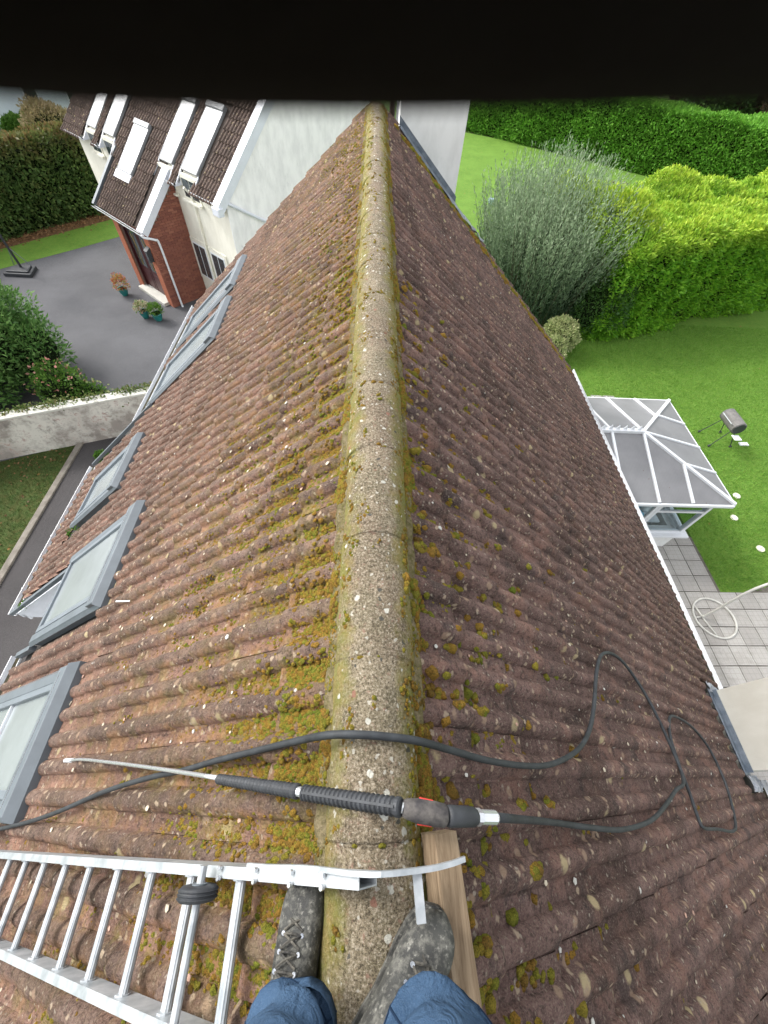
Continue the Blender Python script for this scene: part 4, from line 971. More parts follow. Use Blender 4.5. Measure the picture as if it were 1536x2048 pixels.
# brick porch: core plus individual bricks
pc = MB(); pc.poly_prism([(-.03, .03, 0), (-.03, 1.529, 0), (-.03, 1.529, RZ(1.53) - .14), (-.03, .03, RZ(0) - .13)], (-.32, 0, 0)); pc.poly_prism([(-2.15, .03, 0), (-2.15, 1.529, 0), (-2.15, 1.529, RZ(1.53) - .14), (-2.15, .03, RZ(0) - .13)], (-.33, 0, 0)); pc.box(-2.14, -.36, .03, .3, 2.32, RZ(0) - .13)
porch = pc.build('porch', M_jointm, nb)
bk = MB()
for r_ in range(0, 52):
    z = .005 + r_ * .075
    for k in range(-1, 8):
        y0 = k * .225 + (.112 if r_ % 2 else 0); y1 = y0 + .215; y0, y1 = max(0, y0), min(1.52, y1)
        if y1 - y0 < .03 or z + .065 > RZ(y0) - .15: continue
        bk.box(-.029, random.uniform(.0, .004), y0, y1, z, z + .065)
    for xs, xe in ((-2.48, -2.10), (-.36, -.031)):
        k = xs + (.0 if r_ % 2 else -.11)
        while k < xe:
            x0, x1 = max(k, xs), min(k + .215, xe); k += .225
            if x1 - x0 > .03 and z + .065 < RZ(0) - .15: bk.box(x0, x1, random.uniform(-.004, 0), .029, z, z + .065, mi=1)
    if 2.35 < z < RZ(0) - .22:
        for k in range(8): bk.box(-2.10 + k * .218, -2.10 + k * .218 + .208, -.002, .029, z, z + .065, mi=1)
o = bk.build('brickwork', [M_brick, plain('lit_brick', (.36, .13, .075), .85, .2, .25, 20)], porch); o['kind'] = 'stuff'  # front face bricks carry their lit orange look in the colour
tr = MB(); tr.box(-2.09, -2.03, -.02, .12, .12, 2.36); tr.box(-.43, -.365, -.02, .12, .12, 2.36); tr.box(-2.09, -.365, -.02, .12, 2.30, 2.36, ); tr.build('door_surround', M_orange, porch) if False else None
st = MB(); st.box(-2.2, -.30, -.20, .30, 0, .12); o = st.build('doorstep', M_chim2, porch); bevel(o, .01)
for x0, x1 in ((-2.02, -1.26), (-1.22, -.46)):
    d = MB(); d.box(x0, x1, .16, .21, .13, 2.28); dd = d.build('door', M_door, porch); bevel(dd, .006)
    for zz, hh in ((.25, .55), (.95, 1.2)):
        q = MB(); q.box(x0 + .12, x1 - .12, .148, .158, zz, zz + hh); q.build('panel', M_door if zz < .5 else M_glass_dark, dd)
    q = MB()
    for t_ in (-1, 1):
        xm = (x0 + x1) / 2; q.tube([(xm, .142, 1.0), (xm + .10 * t_, .142, 1.35), (xm, .142, 1.75), (xm + .10 * t_, .142, 2.05)], .008, 4)
    q.build('leaded_ornament', M_brass, dd)
q = MB(); q.box(-2.09, -2.03, .10, .24, .12, 2.34); q.box(-.45, -.39, .10, .24, .12, 2.34); q.box(-2.03, -.45, .10, .24, 2.285, 2.34); q.build('door_frame', M_door, porch)
q = MB(); q.box(-.28, -.12, -.16, -.005, 1.62, 1.98); q.poly_prism([(-.30, -.005, 1.98), (-.30, -.18, 1.98), (-.30, -.005, 2.08)], (.20, 0, 0)); o = q.build('wall_lantern', M_rubber, porch); q = MB(); q.box(-.26, -.14, -.166, -.161, 1.68, 1.92); q.build('lantern_glass', M_glass_dark, o)
M_hsky = plain('pale_grey_frame', (.27, .28, .29), .5, .4, .1, 5)
def hsky(x0, x1, b0, b1, lower, pale=True):
    s_ = MB(); L = (b1 - b0) / bc; Mh = frameM(hs(x0, b1), Vector((1, 0, 0)), Vector((0, -bc, -bs)), Vector((0, 1, 0)).cross(Vector((1, 0, 0))))
    Mh = frameM(hs((x0 + x1) / 2, b1), Vector((-1, 0, 0)), Vector((0, -bc, -bs)), Vector((0, -bs, bc))); w_ = (x1 - x0) / 2
    s_.box(-w_, w_, 0, .16, -.03, .10); s_.box(-w_, -w_ + .035, .161, L, -.03, .06); s_.box(w_ - .035, w_, .161, L, -.03, .06); s_.box(-w_ + .036, w_ - .036, L - lower, L, -.03, .055)
    o = s_.build('skylight', M_hsky, nb, M=Mh); bevel(o, .008)
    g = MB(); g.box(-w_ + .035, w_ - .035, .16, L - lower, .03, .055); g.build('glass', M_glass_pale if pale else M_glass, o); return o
for i, (x0, x1, b0, b1) in enumerate(HSKY):
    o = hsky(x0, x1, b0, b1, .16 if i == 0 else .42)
    if i == 0:
        q = MB(); hq(q, x0 - .03, x1 + .03, b0 - .20, b0 - .01, -.03, .05); q.build('skylight_sill', M_fascia, nb)
    else:
        q = MB(); q.box(x0 - .02, x1 + .02, 1.50, 1.62, 3.38, RZ(1.55)); q.box(x0 - .08, x1 + .08, 1.40, 1.50, 3.33, 3.39); f = q.build('window', M_cream, nb)
        q = MB(); q.box(x0 + .05, (x0 + x1) / 2 - .02, 1.49, 1.505, 3.45, RZ(1.5) - .06); q.box((x0 + x1) / 2 + .02, x1 - .05, 1.49, 1.505, 3.45, RZ(1.5) - .06); q.build('pane', M_glass_dark, f)
        for xx in (x0 - .06, x1 + .02):
            q = MB(); q.poly_prism([(xx, 1.25, RZ(1.25) - .05), (xx, 1.62, RZ(1.25) - .05), (xx, 1.62, RZ(1.62) + .02)], (.04, 0, 0)); q.build('window_cheek', M_fascia, nb)
for x0, x1, z0, z1 in ((.14, .93, .85, 2.0), (1.25, 2.05, .85, 1.98)):
    q = MB(); q.box(x0 - .12, x1 + .12, 1.49, 1.529, z0 - .12, z1 + .12); f = q.build('window', M_cream, nb); q = MB(); q.box(x0, x1, 1.475, 1.489, z0, z1); fr = q.build('frame', M_white, f)
    q = MB(); xm = (x0 + x1) / 2; q.box(x0 + .05, xm - .025, 1.465, 1.474, z0 + .05, z1 - .05); q.box(xm + .025, x1 - .05, 1.465, 1.474, z0 + .05, z1 - .05); q.build('pane', M_glass_dark, f)
# ================================================================= CONSERVATORY
cn = empty('conservatory', 'white-framed conservatory with grey translucent hipped roof on the back patio', 'conservatory', (6.4, 6.6, 0)); cM = Matrix.Translation((-6.4, -6.6, 0))
ZE, ZRr = 2.0, 2.5; AP = Vector((6.35, 6.55, ZRr)); NE = Vector((8.08, 4.90, ZE)); FE = Vector((8.10, 8.35, ZE)); WX = 4.66
def pane_mat():
    t = NT('translucent_roof_sheet', .35, .5); X, Y, Z = t.sep(t.pos())
    c = t.mix(t.ramp(t.noise(1.4, 4), (.3, 0), (.7, 1)), (.165, .165, .172), (.225, .225, .23)); rib = t.ramp(t.math('ABSOLUTE', t.math('SUBTRACT', t.math('FRACT', t.math('MULTIPLY', X, 30)), .5)), (.4, 1), (.5, .8))
    c = t.mix(1.0, c, rib, 'MULTIPLY'); v = t.vor(5.2); c = t.mix(t.ramp(v, (.045, .9), (.065, 0)), c, (.12, .07, .04)); return t.done(c)
M_pane = pane_mat()
def hipN(y): t_ = (y - AP.y) / (NE.y - AP.y); return AP.lerp(NE, t_)
def hipNx(x): t_ = (x - AP.x) / (NE.x - AP.x); return AP.lerp(NE, t_)
def hipFx(x): t_ = (x - AP.x) / (FE.x - AP.x); return AP.lerp(FE, t_)
def hipF(y): t_ = (y - AP.y) / (FE.y - AP.y); return AP.lerp(FE, t_)
R_ = lambda x: Vector((x, AP.y, ZRr)); N_ = lambda x: Vector((x, NE.y, ZE)); F_ = lambda x: Vector((x, FE.y, ZE)); E_ = lambda y: Vector((NE.x + (FE.x - NE.x) * (y - NE.y) / (FE.y - NE.y), y, ZE))
panes = [[R_(WX), R_(5.6), N_(5.6), N_(WX)], [R_(5.6), AP, N_(6.36), N_(5.6)], [AP, hipNx(7.12), N_(7.12), N_(6.36)], [hipNx(7.12), NE, N_(7.12)],
         [R_(WX), R_(5.6), F_(5.6), F_(WX)], [R_(5.6), AP, F_(6.36), F_(5.6)], [AP, hipFx(7.14), F_(7.14), F_(6.36)], [hipFx(7.14), FE, F_(7.14)],
         [AP, hipN(5.80), E_(5.80), E_(6.60)], [hipN(5.80), NE, E_(5.80)], [AP, hipF(7.42), E_(7.42), E_(6.60)], [hipF(7.42), FE, E_(7.42)]]
for p in panes:
    b = MB(); b.poly_prism(p, (0, 0, .016)); b.build('roof_pane', M_pane, cn, M=cM)
def bar(a, b_, w=.055, h=.05, n='glazing_bar'):
    m_ = MB(); m_.beam(Vector(a) + Vector((0, 0, .03)), Vector(b_) + Vector((0, 0, .03)), w, h); o = m_.build(n, M_white, cn, M=cM); bevel(o, .01)
bar(R_(WX), AP, .10, .09, 'ridge_bar'); bar(AP, NE, .075, .06, 'hip_bar'); bar(AP, FE, .075, .06, 'hip_bar')
for a, b_ in ((R_(5.6), N_(5.6)), (AP, N_(6.36)), (hipNx(7.12), N_(7.12)), (R_(5.6), F_(5.6)), (AP, F_(6.36)), (hipFx(7.14), F_(7.14)), (AP, E_(6.60)), (hipN(5.80), E_(5.80)), (hipF(7.42), E_(7.42)), (R_(4.95), N_(4.95))): bar(a, b_)
for k in range(7):
    x = 5.15 + k * .17; m_ = MB(); m_.poly_prism([(x, AP.y - .012, ZRr + .07), (x + .11, AP.y - .012, ZRr + .07), (x + .055, AP.y - .012, ZRr + .19)], (0, .024, 0)); m_.build('ridge_crest', M_white, cn, M=cM)
for a, b_ in ((N_(WX), NE), (NE, FE), (FE, F_(WX))):
    m_ = MB(); m_.beam(Vector(a) - Vector((0, 0, .03)), Vector(b_) - Vector((0, 0, .03)), .09, .08); o = m_.build('eave_gutter', M_white, cn, M=cM); bevel(o, .015)
WY, EX, FYy, ZS = 5.0, 7.80, 8.22, .74
m_ = MB(); m_.box(4.63, EX, WY, WY + .22, 0, ZS - .06); m_.box(EX - .22, EX, WY + .221, FYy, 0, ZS - .06); m_.box(4.63, EX - .221, FYy - .22, FYy, 0, ZS - .06); m_.build('dwarf_wall', M_chim, cn, M=cM)
m_ = MB(); m_.box(4.63, EX + .13, WY - .16, WY + .1, ZS - .06, ZS); m_.box(EX - .1, EX + .13, WY + .101, FYy + .1, ZS - .06, ZS); o = m_.build('window_sill', M_white, cn, M=cM); bevel(o, .01)
m_ = MB(); m_.add([(4.63, WY + .22, .05), (EX - .2, WY + .22, .05), (EX - .2, FYy - .2, .05), (4.63, FYy - .2, .05)], [(0, 1, 2, 3)]); m_.build('floor', plain('tiled_floor', (.35, .30, .25), .5), cn, M=cM)
def panel(a, b_, z0, z1, transom=True, nx=1):
    a, b_ = Vector(a), Vector(b_); d = (b_ - a).normalized(); f = MB()
    z = Vector((0, 0, 1)); 
    for q in range(nx + 1): p = a + (b_ - a) * q / nx; f.beam(p + z * z0, p + z * z1, .075, .07, d)
    f.beam(a + z * (z0 + .03), b_ + z * (z0 + .03), .07, .06); f.beam(a + z * (z1 - .03), b_ + z * (z1 - .03), .07, .06)
    if transom: f.beam(a + z * (z1 - .34), b_ + z * (z1 - .34), .06, .05)
    o = f.build('window_frame', M_white, cn, M=cM); g = MB(); n_ = d.cross(z) * .004
    g.poly_prism([a + z * (z0 + .05) - n_, b_ + z * (z0 + .05) - n_, b_ + z * (z1 - .05) - n_, a + z * (z1 - .05) - n_], n_ * 2); go = g.build('pane', M_clear, o)
def clear():
    t = NT('clear_glass', .02, .6); t.p.inputs['Transmission Weight'].default_value = 1; t.p.inputs['IOR'].default_value = 1.1; return t.done((.85, .93, .95))
M_clear = clear()
panel((4.70, WY, 0), (5.55, WY, 0), ZS, 1.93, False); panel((5.66, WY, 0), (6.52, WY, 0), ZS, 1.93, False); panel((6.60, WY, 0), (EX - .04, WY, 0), ZS, 1.93, True)
for k in range(3): panel((EX, WY + .06 + k * 1.06, 0), (EX, WY + 1.06 + k * 1.06, 0), ZS, 1.93, True)
panel((4.70, FYy, 0), (EX - .05, FYy, 0), ZS, 1.93, True, 3)
tb = empty('clutter_table', 'white table heaped with blue and white cloths inside the conservatory', 'table', (6.7, 5.6, .05))
m_ = MB(); m_.box(-.7, .7, -.3, .35, .62, .66); m_.build('table_top', M_white, tb)
for sx in (-.62, .62):
    for sy in (-.22, .27): m_ = MB(); m_.box(sx - .025, sx + .025, sy - .025, sy + .025, 0, .62); m_.build('leg', M_white, tb)
M_blue = plain('blue_cloth', (.20, .42, .55), .9, .1, .25, 14); M_wcl = plain('white_cloth', (.72, .74, .74), .9, .1, .1, 14); M_tcl = plain('tan_cloth', (.38, .26, .17), .9, .1, .25, 14)
for i, (x, y, mt, nm) in enumerate(((.15, -.1, M_blue, 'blue'), (-.35, .05, M_tcl, 'tan'), (.48, .1, M_wcl, 'white'), (.0, .2, M_wcl, 'white folded'), (.30, .22, M_blue, 'pale blue'), (-.6, -.1, M_tcl, 'brown'))):
    lm = []; 
    b = MB(); n = 10
    vs = [(6.7 + x + .17 * math.cos(2 * math.pi * k / n) * s_ * (1 + .2 * math.sin(3 * k + i)), 5.6 + y + .13 * math.sin(2 * math.pi * k / n) * s_ * (1 + .2 * math.cos(2 * k + i)), .712 + zz) for s_, zz in ((1, 0), (1.08, .05), (.8, .11), (.3, .13)) for k in range(n)]
    b.add(vs, [(j * n + k, j * n + (k + 1) % n, (j + 1) * n + (k + 1) % n, (j + 1) * n + k) for j in range(3) for k in range(n)] + [tuple(range(3 * n, 4 * n)), tuple(range(n))[::-1]]); o = b.build('cloth_bundle', mt, smooth=True); tag(o, f'{nm} cloth bundle {["at the front of","at the left on","at the right end of","at the middle back of","at the right back of","at the far left of"][i]} the white conservatory table', 'cloth', 'cloth bundles in the conservatory')
m_ = MB(); m_.box(5.2, 6.9, 4.45, 4.98, .02, .14); o = m_.build('door_step', M_chim2); bevel(o, .01); tag(o, 'pale concrete step on the patio against the conservatory', 'step')

# ---- barrel barbecue
bq = empty('barrel_barbecue', 'grey barrel barbecue standing on splayed legs on the back lawn', 'barbecue', (11.3, 9.05, 0)); n = 16
def bqm(name, mb, mat, sm=False): return mb.build(name, mat, bq, sm)
b = MB(); rr = .20; ys = [-.36, -.345, -.12, .12, .345, .36]; rs = [rr - .02, rr, rr + .004, rr + .004, rr, rr - .02]
b.tube([(0, y, .80) for y in ys], rs, 20); bqm('barrel', b, stone_like('soot_grey_steel', (.13, .125, .12), (.22, .21, .20), 6, 60, .6), False)
for y in (-.362, .362): b = MB(); b.tube([(0, y, .80), (0, y + (.012 if y > 0 else -.012), .80)], rr - .03, 20); bqm('end_cap', b, M_rubber)
for y in (-.26, .26):
    for s_ in (-1, 1):
        b = MB(); b.tube([(s_ * .04, y, .68), (s_ * .36, y * 1.25, .02)], .013, 6); o = bqm('leg', b, M_rubber)
        b = MB(); b.tube([(s_ * .36, y * 1.25 - .02, .04), (s_ * .36, y * 1.25 + .02, .04)], .042, 10); b.build('foot_wheel', M_rubber, o)
b = MB(); b.tube([(-.19, -.25, .86), (-.27, -.25, .90), (-.27, .25, .90), (-.19, .25, .86)], .012, 6); bqm('handle', b, M_steel)
b = MB(); b.box(-.1, .12, -.62, -.40, .58, .60); bqm('side_shelf', b, M_white)
for (px, py, r, lab) in ((1474, 991, .105, 'white disc lying on lawn nearest the conservatory corner'), (1469, 1035, .10, 'cream disc on lawn, middle of three below the barbecue'), (1522, 1097, .105, 'yellowish disc on lawn furthest down at right edge')):
    g = G(px, py, .03); b = MB(); b.tube([(g.x, g.y, .012), (g.x, g.y, .034)], [r, r * .92], 20); o = b.build('lawn_disc', plain('disc_white', (.72, .70, .56), .6, .3)); tag(o, lab, 'disc', 'pale discs on the back lawn')
g = G(1488, 888, .03); b = MB(); b.box(g.x - .16, g.x + .12, g.y - .07, g.y + .06, .01, .05, None); o = b.build('white_tray', M_white); tag(o, 'small white tray on the grass below the barbecue', 'tray')
g = G(982, 405, .1); b = MB(); b.box(g.x - .15, g.x + .15, g.y - .15, g.y + .15, .01, .3); o = b.build('blue_tub', plain('pale_blue_plastic', (.35, .5, .6), .5)); bevel(o, .03); tag(o, 'small pale blue tub on the far lawn beside the chimney', 'tub')

# ---- hanging chair stand
hc = empty('ring_stand', 'cream tubular stand with ring base and tall curved pole on patio', 'stand', (8.22, 3.08, 0))
M_tube = plain('cream_steel_tube', (.50, .49, .45), .45, .5, .12, 9)
b = MB(); b.tube([(.475 * math.cos(a), .475 * math.sin(a), .045) for a in [2 * math.pi * k / 40 for k in range(40)]], .023, 8, closed=True); b.build('ring_base', M_tube, hc, True)
b = MB(); b.tube([(-.35, .30, .045), (-.29, .0, .045), (-.16, -.42, .045)], .019, 8); b.build('cross_tube', M_tube, hc, True)
b = MB(); b.tube([(-.33, .02, .05), (-.47, 0, .05)], .019, 8); b.build('stub_tube', M_tube, hc, True)
b = MB(); b.tube(smooth_path([(-.29, .02, .04), (-.27, .03, .5), (-.28, .06, 1.0), (-.22, .09, 1.5), (.0, .11, 1.85), (.30, .11, 1.95), (.5, .1, 1.85)], 6), [.026] * 37, 10); b.build('pole', M_tube, hc, True)
b = MB(); b.tube([(-.29, .02, .03), (-.29, .02, .12)], .036, 10); b.build('socket', M_tube, hc, True)

# ---- basketball hoop, pots
bh = empty('basketball_hoop', 'portable basketball hoop with dark base on driveway edge at left', 'basketball hoop', (-14.3, 17.5, 0))
b = MB(); b.poly_prism([(-.55, -.35, 0), (.55, -.35, 0), (.40, .42, 0), (-.40, .42, 0)], (0, 0, .14)); b.poly_prism([(-.45, -.27, .141), (.45, -.27, .141), (.30, .32, .141), (-.30, .32, .141)], (0, 0, .06)); o = b.build('base', M_rubber, bh); bevel(o, .03)
b = MB(); b.tube([(0, .1, .15), (0, .05, 3.1)], .045, 10); b.build('pole', M_rubber, bh)
for k in (-1, 1): b = MB(); b.tube([(k * .35, .25, .2), (0, .07, .95)], .014, 6); b.build('brace', M_greysash, bh)
b = MB(); b.box(-.55, .55, -.55, -.52, 2.7, 3.45); o = b.build('backboard', M_white, bh); b = MB(); b.tube([(.22 * math.cos(a), -.8 + .22 * math.sin(a), 2.95) for a in [2 * math.pi * k / 20 for k in range(20)]], .012, 6, closed=True); b.build('rim', M_red, bh)
for s_ in (-.2, .2): b = MB(); b.tube([(0, .05, 2.9), (s_, -.52, 3.0)], .018, 6); b.build('arm', M_rubber, bh)
M_teal = plain('teal_glaze', (.02, .20, .19), .3, .6, .2, 9)
for (px, py, lab, mt, fl, pr_) in ((246, 580, 'teal pot with reddish heather plant standing alone on driveway', leaf_mat('heather_leaves', (.50, .05, .07), (.45, .12, .08), (.50, .36, .10), (.10, .24, .05)), (.30, .26, .34), .15), (288, 625, 'teal pot with pink and white flowers, left of the pair', leaf_mat('flower_mix', (.65, .22, .22), (.10, .26, .05), (.65, .55, .42), (.12, .28, .05)), (.30, .24, .22), .14), (314, 630, 'teal pot with green plant, right of pair by brick porch', M_fresh, (.26, .25, .24), .16)):
    g = G(px, py, .2); po = empty('plant_pot', lab, 'plant pot', (g.x, g.y, 0), 'teal plant pots on the driveway')
    b = MB(); b.tube([(0, 0, 0), (0, 0, .03), (0, 0, .14), (0, 0, .24), (0, 0, .27), (0, 0, .27), (0, 0, .23)], [pr_ * .7, pr_ * .75, pr_ * 1.05, pr_ * 1.1, pr_ * 1.2, pr_ * 1.02, pr_ * 1.0], 18); b.build('pot', M_teal, po, True)
    P, d = blob_leaves((0, 0, .27 + fl[2] * .45), (fl[0], fl[1], fl[2]), 620, 1, .3, .3); P[:, 2] = np.maximum(P[:, 2], .22); leafmesh('foliage', P, unit(d + rng.normal(size=d.shape) * .5 + np.array([0, 0, .5])), .07, .035, mt, po)

# ================================================================= LADDER
LH = .060                                                     # underside height above the tile plane
def LP(s, y, h): return SL(-1, s, y - .045 * s, LH + h)
ld = empty('roof_ladder', 'white-grey aluminium roof ladder lying down the left slope beside the boots', 'ladder', LP(0, -.3, 0)); lM = Matrix.Translation(-LP(0, -.3, 0))
def hollow(a, b_, w_, h_, t_=.003):
    a, b_ = Vector(a), Vector(b_); d = (b_ - a).normalized(); z = Vector((-SA, 0, CA)); z = (z - d * z.dot(d)).normalized(); x = d.cross(z)
    m_ = MB(); oc = [(-w_ / 2, -h_ / 2), (w_ / 2, -h_ / 2), (w_ / 2, h_ / 2), (-w_ / 2, h_ / 2)]; ic = [(p * (1 - 2 * t_ / w_), q * (1 - 2 * t_ / h_)) for p, q in oc]
    vs = [e + x * p + z * q for e in (a, b_) for p, q in oc + ic]
    fs = [(k, (k + 1) % 4, 8 + (k + 1) % 4, 8 + k) for k in range(4)] + [(4 + k, 12 + k, 12 + (k + 1) % 4, 4 + (k + 1) % 4) for k in range(4)] + [(k, 4 + k, 4 + (k + 1) % 4, (k + 1) % 4) for k in range(4)] + [(8 + k, 8 + (k + 1) % 4, 12 + (k + 1) % 4, 12 + k) for k in range(4)]
    m_.add(vs, fs); return m_
SH = .062
for y, s0, nm in ((-.182, -.055, 0), (-.487, .01, 1)):
    o = hollow(LP(s0, y, SH / 2), LP(4.6, y, SH / 2), .026, SH).build('stile', M_alu, ld, M=lM)
for k in range(17):
    s = .408 + k * .2475; m_ = MB(); a, b_ = LP(s, -.196, SH / 2), LP(s, -.474, SH / 2); d = (b_ - a).normalized(); x = Vector((-CA, 0, -SA)); z = Vector((-SA, 0, CA)); n = 24
    vs = []
    for e in (a, b_):
        for q in range(n): t_ = 2 * math.pi * q / n; r_ = .0165 * (1 if q % 2 else .93); vs.append(e + x * r_ * math.cos(t_) + z * r_ * math.sin(t_) * .8)
    m_.add(vs, [(q, (q + 1) % n, n + (q + 1) % n, n + q) for q in range(n)]); m_.build('rung', M_alu, ld, M=lM)
    for y_ in (-.194, -.4755):
        if k < 8: m_ = MB(); e = LP(s, y_, SH / 2); dd = Vector((0, .006 if y_ < -.3 else -.006, 0)); m_.tube([e, e + dd], .023, 10); m_.build('rung_collar', M_alu, ld, M=lM)
# hook: wheel axle, wheels, bent strip over the ridge
axs = .500; b = MB(); b.tube([LP(axs, -.165, .098), LP(axs, -.50, .098)], .011, 10); b.build('axle', M_alu, ld, M=lM)
w0 = LP(axs, -.222, .100)
b = MB(); yv = Vector((0, 1, 0)); ya = [-.017, -.015, -.010, .010, .015, .017]; b.tube([w0 + yv * q for q in ya], [.028, .046, .051, .051, .046, .028], 24); wh = b.build('wheel', M_rubber, ld, True, M=lM)
b = MB(); b.tube([w0 - yv * .020, w0 + yv * .020], .020, 14); o = b.build('hub', M_greyfl, wh); b = MB()
for t_ in range(3): b.tube([w0 + yv * (-.008 + t_ * .008) + Vector((math.cos(q), 0, math.sin(q))) * .0515 for q in [2 * math.pi * k / 24 for k in range(24)]], .0022, 4, closed=True)
b.build('tread', M_rubber, wh)
for yy, vis in ((-.162, 1), (-.512, 0)):
    y = yy; pts = [LP(.36, y - .004, .056), LP(.25, y - .004, .060), LP(.12, y - .002, .060), Vector((XR - .02, y, HC - 1.135)), Vector((XR + .10, y + .003, HC - 1.150)), Vector((XR + .165, y + .006, HC - 1.185)), Vector((XR + .21, y + .012, HC - 1.21))]
    pts = smooth_path(pts, 5); b = MB(); vs = []; 
    for p in pts: vs += [p + Vector((0, -.005, 0)), p + Vector((0, .005, 0)), p + Vector((0, .005, -.014)), p + Vector((0, -.005, -.014))]
    b.add(vs, [(i * 4 + k, i * 4 + (k + 1) % 4, i * 4 + 4 + (k + 1) % 4, i * 4 + 4 + k) for i in range(len(pts) - 1) for k in range(4)] + [(0, 1, 2, 3), tuple(len(vs) - 4 + k for k in range(4))]); b.build('hook_strip', M_alu, ld, M=lM)
b = MB(); hx = XR + .088; b.beam((hx, -.158, HC - 1.165), (hx + .006, -.245, HC - 1.172), .020, .012); b.build('hook_crossbar', M_alu, ld, M=lM)
for k, s in enumerate((.05, .16, .30, .46)):
    for dy in (-.012, .010): b = MB(); p = LP(s, -.182 + dy, SH + .004); b.tube([p, p + Vector((-SA, 0, CA)) * .009], .006, 6); b.build('bolt', M_steel, ld, M=lM)

# ---- timber baulk under the hook
wd = NT('weathered_timber', .85, .2); o_ = wd.objc(); ox, oy, oz = wd.sep(o_); v = wd.comb(wd.math('MULTIPLY', ox, 26), wd.math('MULTIPLY', oy, 2.2), wd.math('MULTIPLY', oz, 26))
gr = wd.noise(1.4, 7, v, .7, 1.2); c = wd.ramp(gr, (.30, (.045, .03, .02)), (.40, (.15, .105, .065)), (.55, (.25, .185, .12)), (.75, (.34, .27, .19)))
kn = wd.vor(7, wd.comb(wd.math('MULTIPLY', ox, 2.2), oy, 0.0)); c = wd.mix(wd.ramp(kn, (.05, .8), (.12, 0)), c, (.10, .05, .025)); M_wood = wd.done(c, wd.bump(gr, .5, .004))
b = MB(); r_ = random.Random(3); nn = 12; vs = []
for i in range(nn + 1):
    y = -.50 * i / nn; j = lambda: r_.uniform(-.0015, .0015); wv = .036
    vs += [(-wv + j(), y, 0), (wv + j(), y, 0), (wv + j(), y, .065), (wv * .80 + j(), y, .076 + j()), (-wv * .84 + j(), y, .076 + j()), (-wv + j(), y, .066)]
b.add(vs, [(i * 6 + k, i * 6 + (k + 1) % 6, i * 6 + 6 + (k + 1) % 6, i * 6 + 6 + k) for i in range(nn) for k in range(6)] + [tuple(range(6)), tuple(nn * 6 + k for k in range(6))[::-1]])
tp = atD(874, 1668, 1.262); o = b.build('timber_block', M_wood, M=Matrix.Translation((tp.x + .002, tp.y, tp.z - .076)) @ Matrix.Rotation(R(4), 4, 'Z') @ Matrix.Rotation(R(16), 4, 'Y')); tag(o, 'weathered timber block along right flank of the ridge under the ladder hook', 'timber')

# ================================================================= PRESSURE LANCE
lan = empty('pressure_washer_lance', 'long pressure washer lance with ribbed black grips lying across the ridge', 'pressure washer lance', atD(700, 1590, 1.2)); qM = Matrix.Translation(-atD(700, 1590, 1.2))
def lh(px, py, h): return pslope(px, py, -1, h)
Pj = [lh(140, 1521, .055), lh(165, 1519, .060), lh(215, 1524, .065), lh(300, 1535, .07), lh(437, 1556, .085)]
tipdir = None
b = MB(); b.tube(smooth_path(Pj, 6), .0075, 10); b.build('wand_tube', M_steel, lan, True, M=qM)
b = MB(); b.tube([Pj[0] - Vector((.03, 0, .0)), Pj[0] + Vector((.02, 0, 0))], [.010, .013], 10); b.build('nozzle', M_steel, lan, M=qM)
A1, A2 = lh(437, 1558, .085), atD(597, 1583, 1.355); B1, B2 = atD(606, 1585, 1.345), atD(803, 1615, 1.175)
def ribbed(a, b_, r0, r1, ribs, name, flat=1.0):
    n = ribs * 4; pts = []; rs = []; 
    for i in range(n + 1):
        t_ = i / n; pts.append(a.lerp(b_, t_)); base = r0 + (r1 - r0) * t_; rs.append(base * ((1.0, 1.0, .84, .84)[i % 4] if .03 < t_ < .97 else 1.0) * (.8 if i in (0, n) else 1))
    m_ = MB(); m_.tube(pts, rs, 16); return m_.build(name, M_rubber, lan, M=qM)
ribbed(A1, A2, .0155, .0195, 24, 'front_grip'); g2 = ribbed(B1, B2, .0195, .0215, 22, 'rear_grip')
d_ = (B2 - B1).normalized(); sd_ = d_.cross(Vector((0, 0, 1))).normalized(); up_ = sd_.cross(d_)
b = MB(); b.beam(B1 + up_ * .0195 + d_ * .01, B2 + up_ * .0215 - d_ * .01, .006, .004, up_); b.build('grip_seam', M_rubber, lan, M=qM)
b = MB(); b.tube([A2 - d_ * .004, B1 + d_ * .004], .0125, 12); b.build('collar', M_steel, lan, M=qM)
C1, C2, C3, C4 = atD(806, 1616, 1.175), atD(893, 1632, 1.19), atD(952, 1634, 1.225), atD(994, 1635, 1.25)
b = MB(); b.tube([B2, C1], .012, 12); b.build('collar', M_steel, lan, M=qM)
dd_ = (C2 - C1)
b = MB(); b.tube([C1, C1 + dd_ * .10, C1 + dd_ * .35, C1 + dd_ * .7, C2 - dd_ * .05, C2], [.017, .021, .0255, .0255, .024, .020], 14); b.build('gun_body', M_gun, lan, True, M=qM)
for sgn in (-1, 1): b = MB(); s2 = dd_.normalized().cross(Vector((0, 0, 1))).normalized(); b.beam(C1 + dd_ * .34 + s2 * .0235 * sgn, C1 + dd_ * .68 + s2 * .0225 * sgn, .008, .008); o = b.build('trigger_lock', M_red, lan, M=qM); bevel(o, .003)
b = MB(); b.tube([C2, C2.lerp(C3, .1), C2.lerp(C3, .9), C3], [.021, .023, .021, .017], 14); b.build('swivel_sleeve', M_rubber, lan, True, M=qM)
b = MB(); b.tube([C3, C3.lerp(C4, .2)], .0185, 6); b.tube([C3.lerp(C4, .2), C3.lerp(C4, .9), C4], [.016, .016, .012], 12); b.build('hose_coupling', M_steel, lan, M=qM)

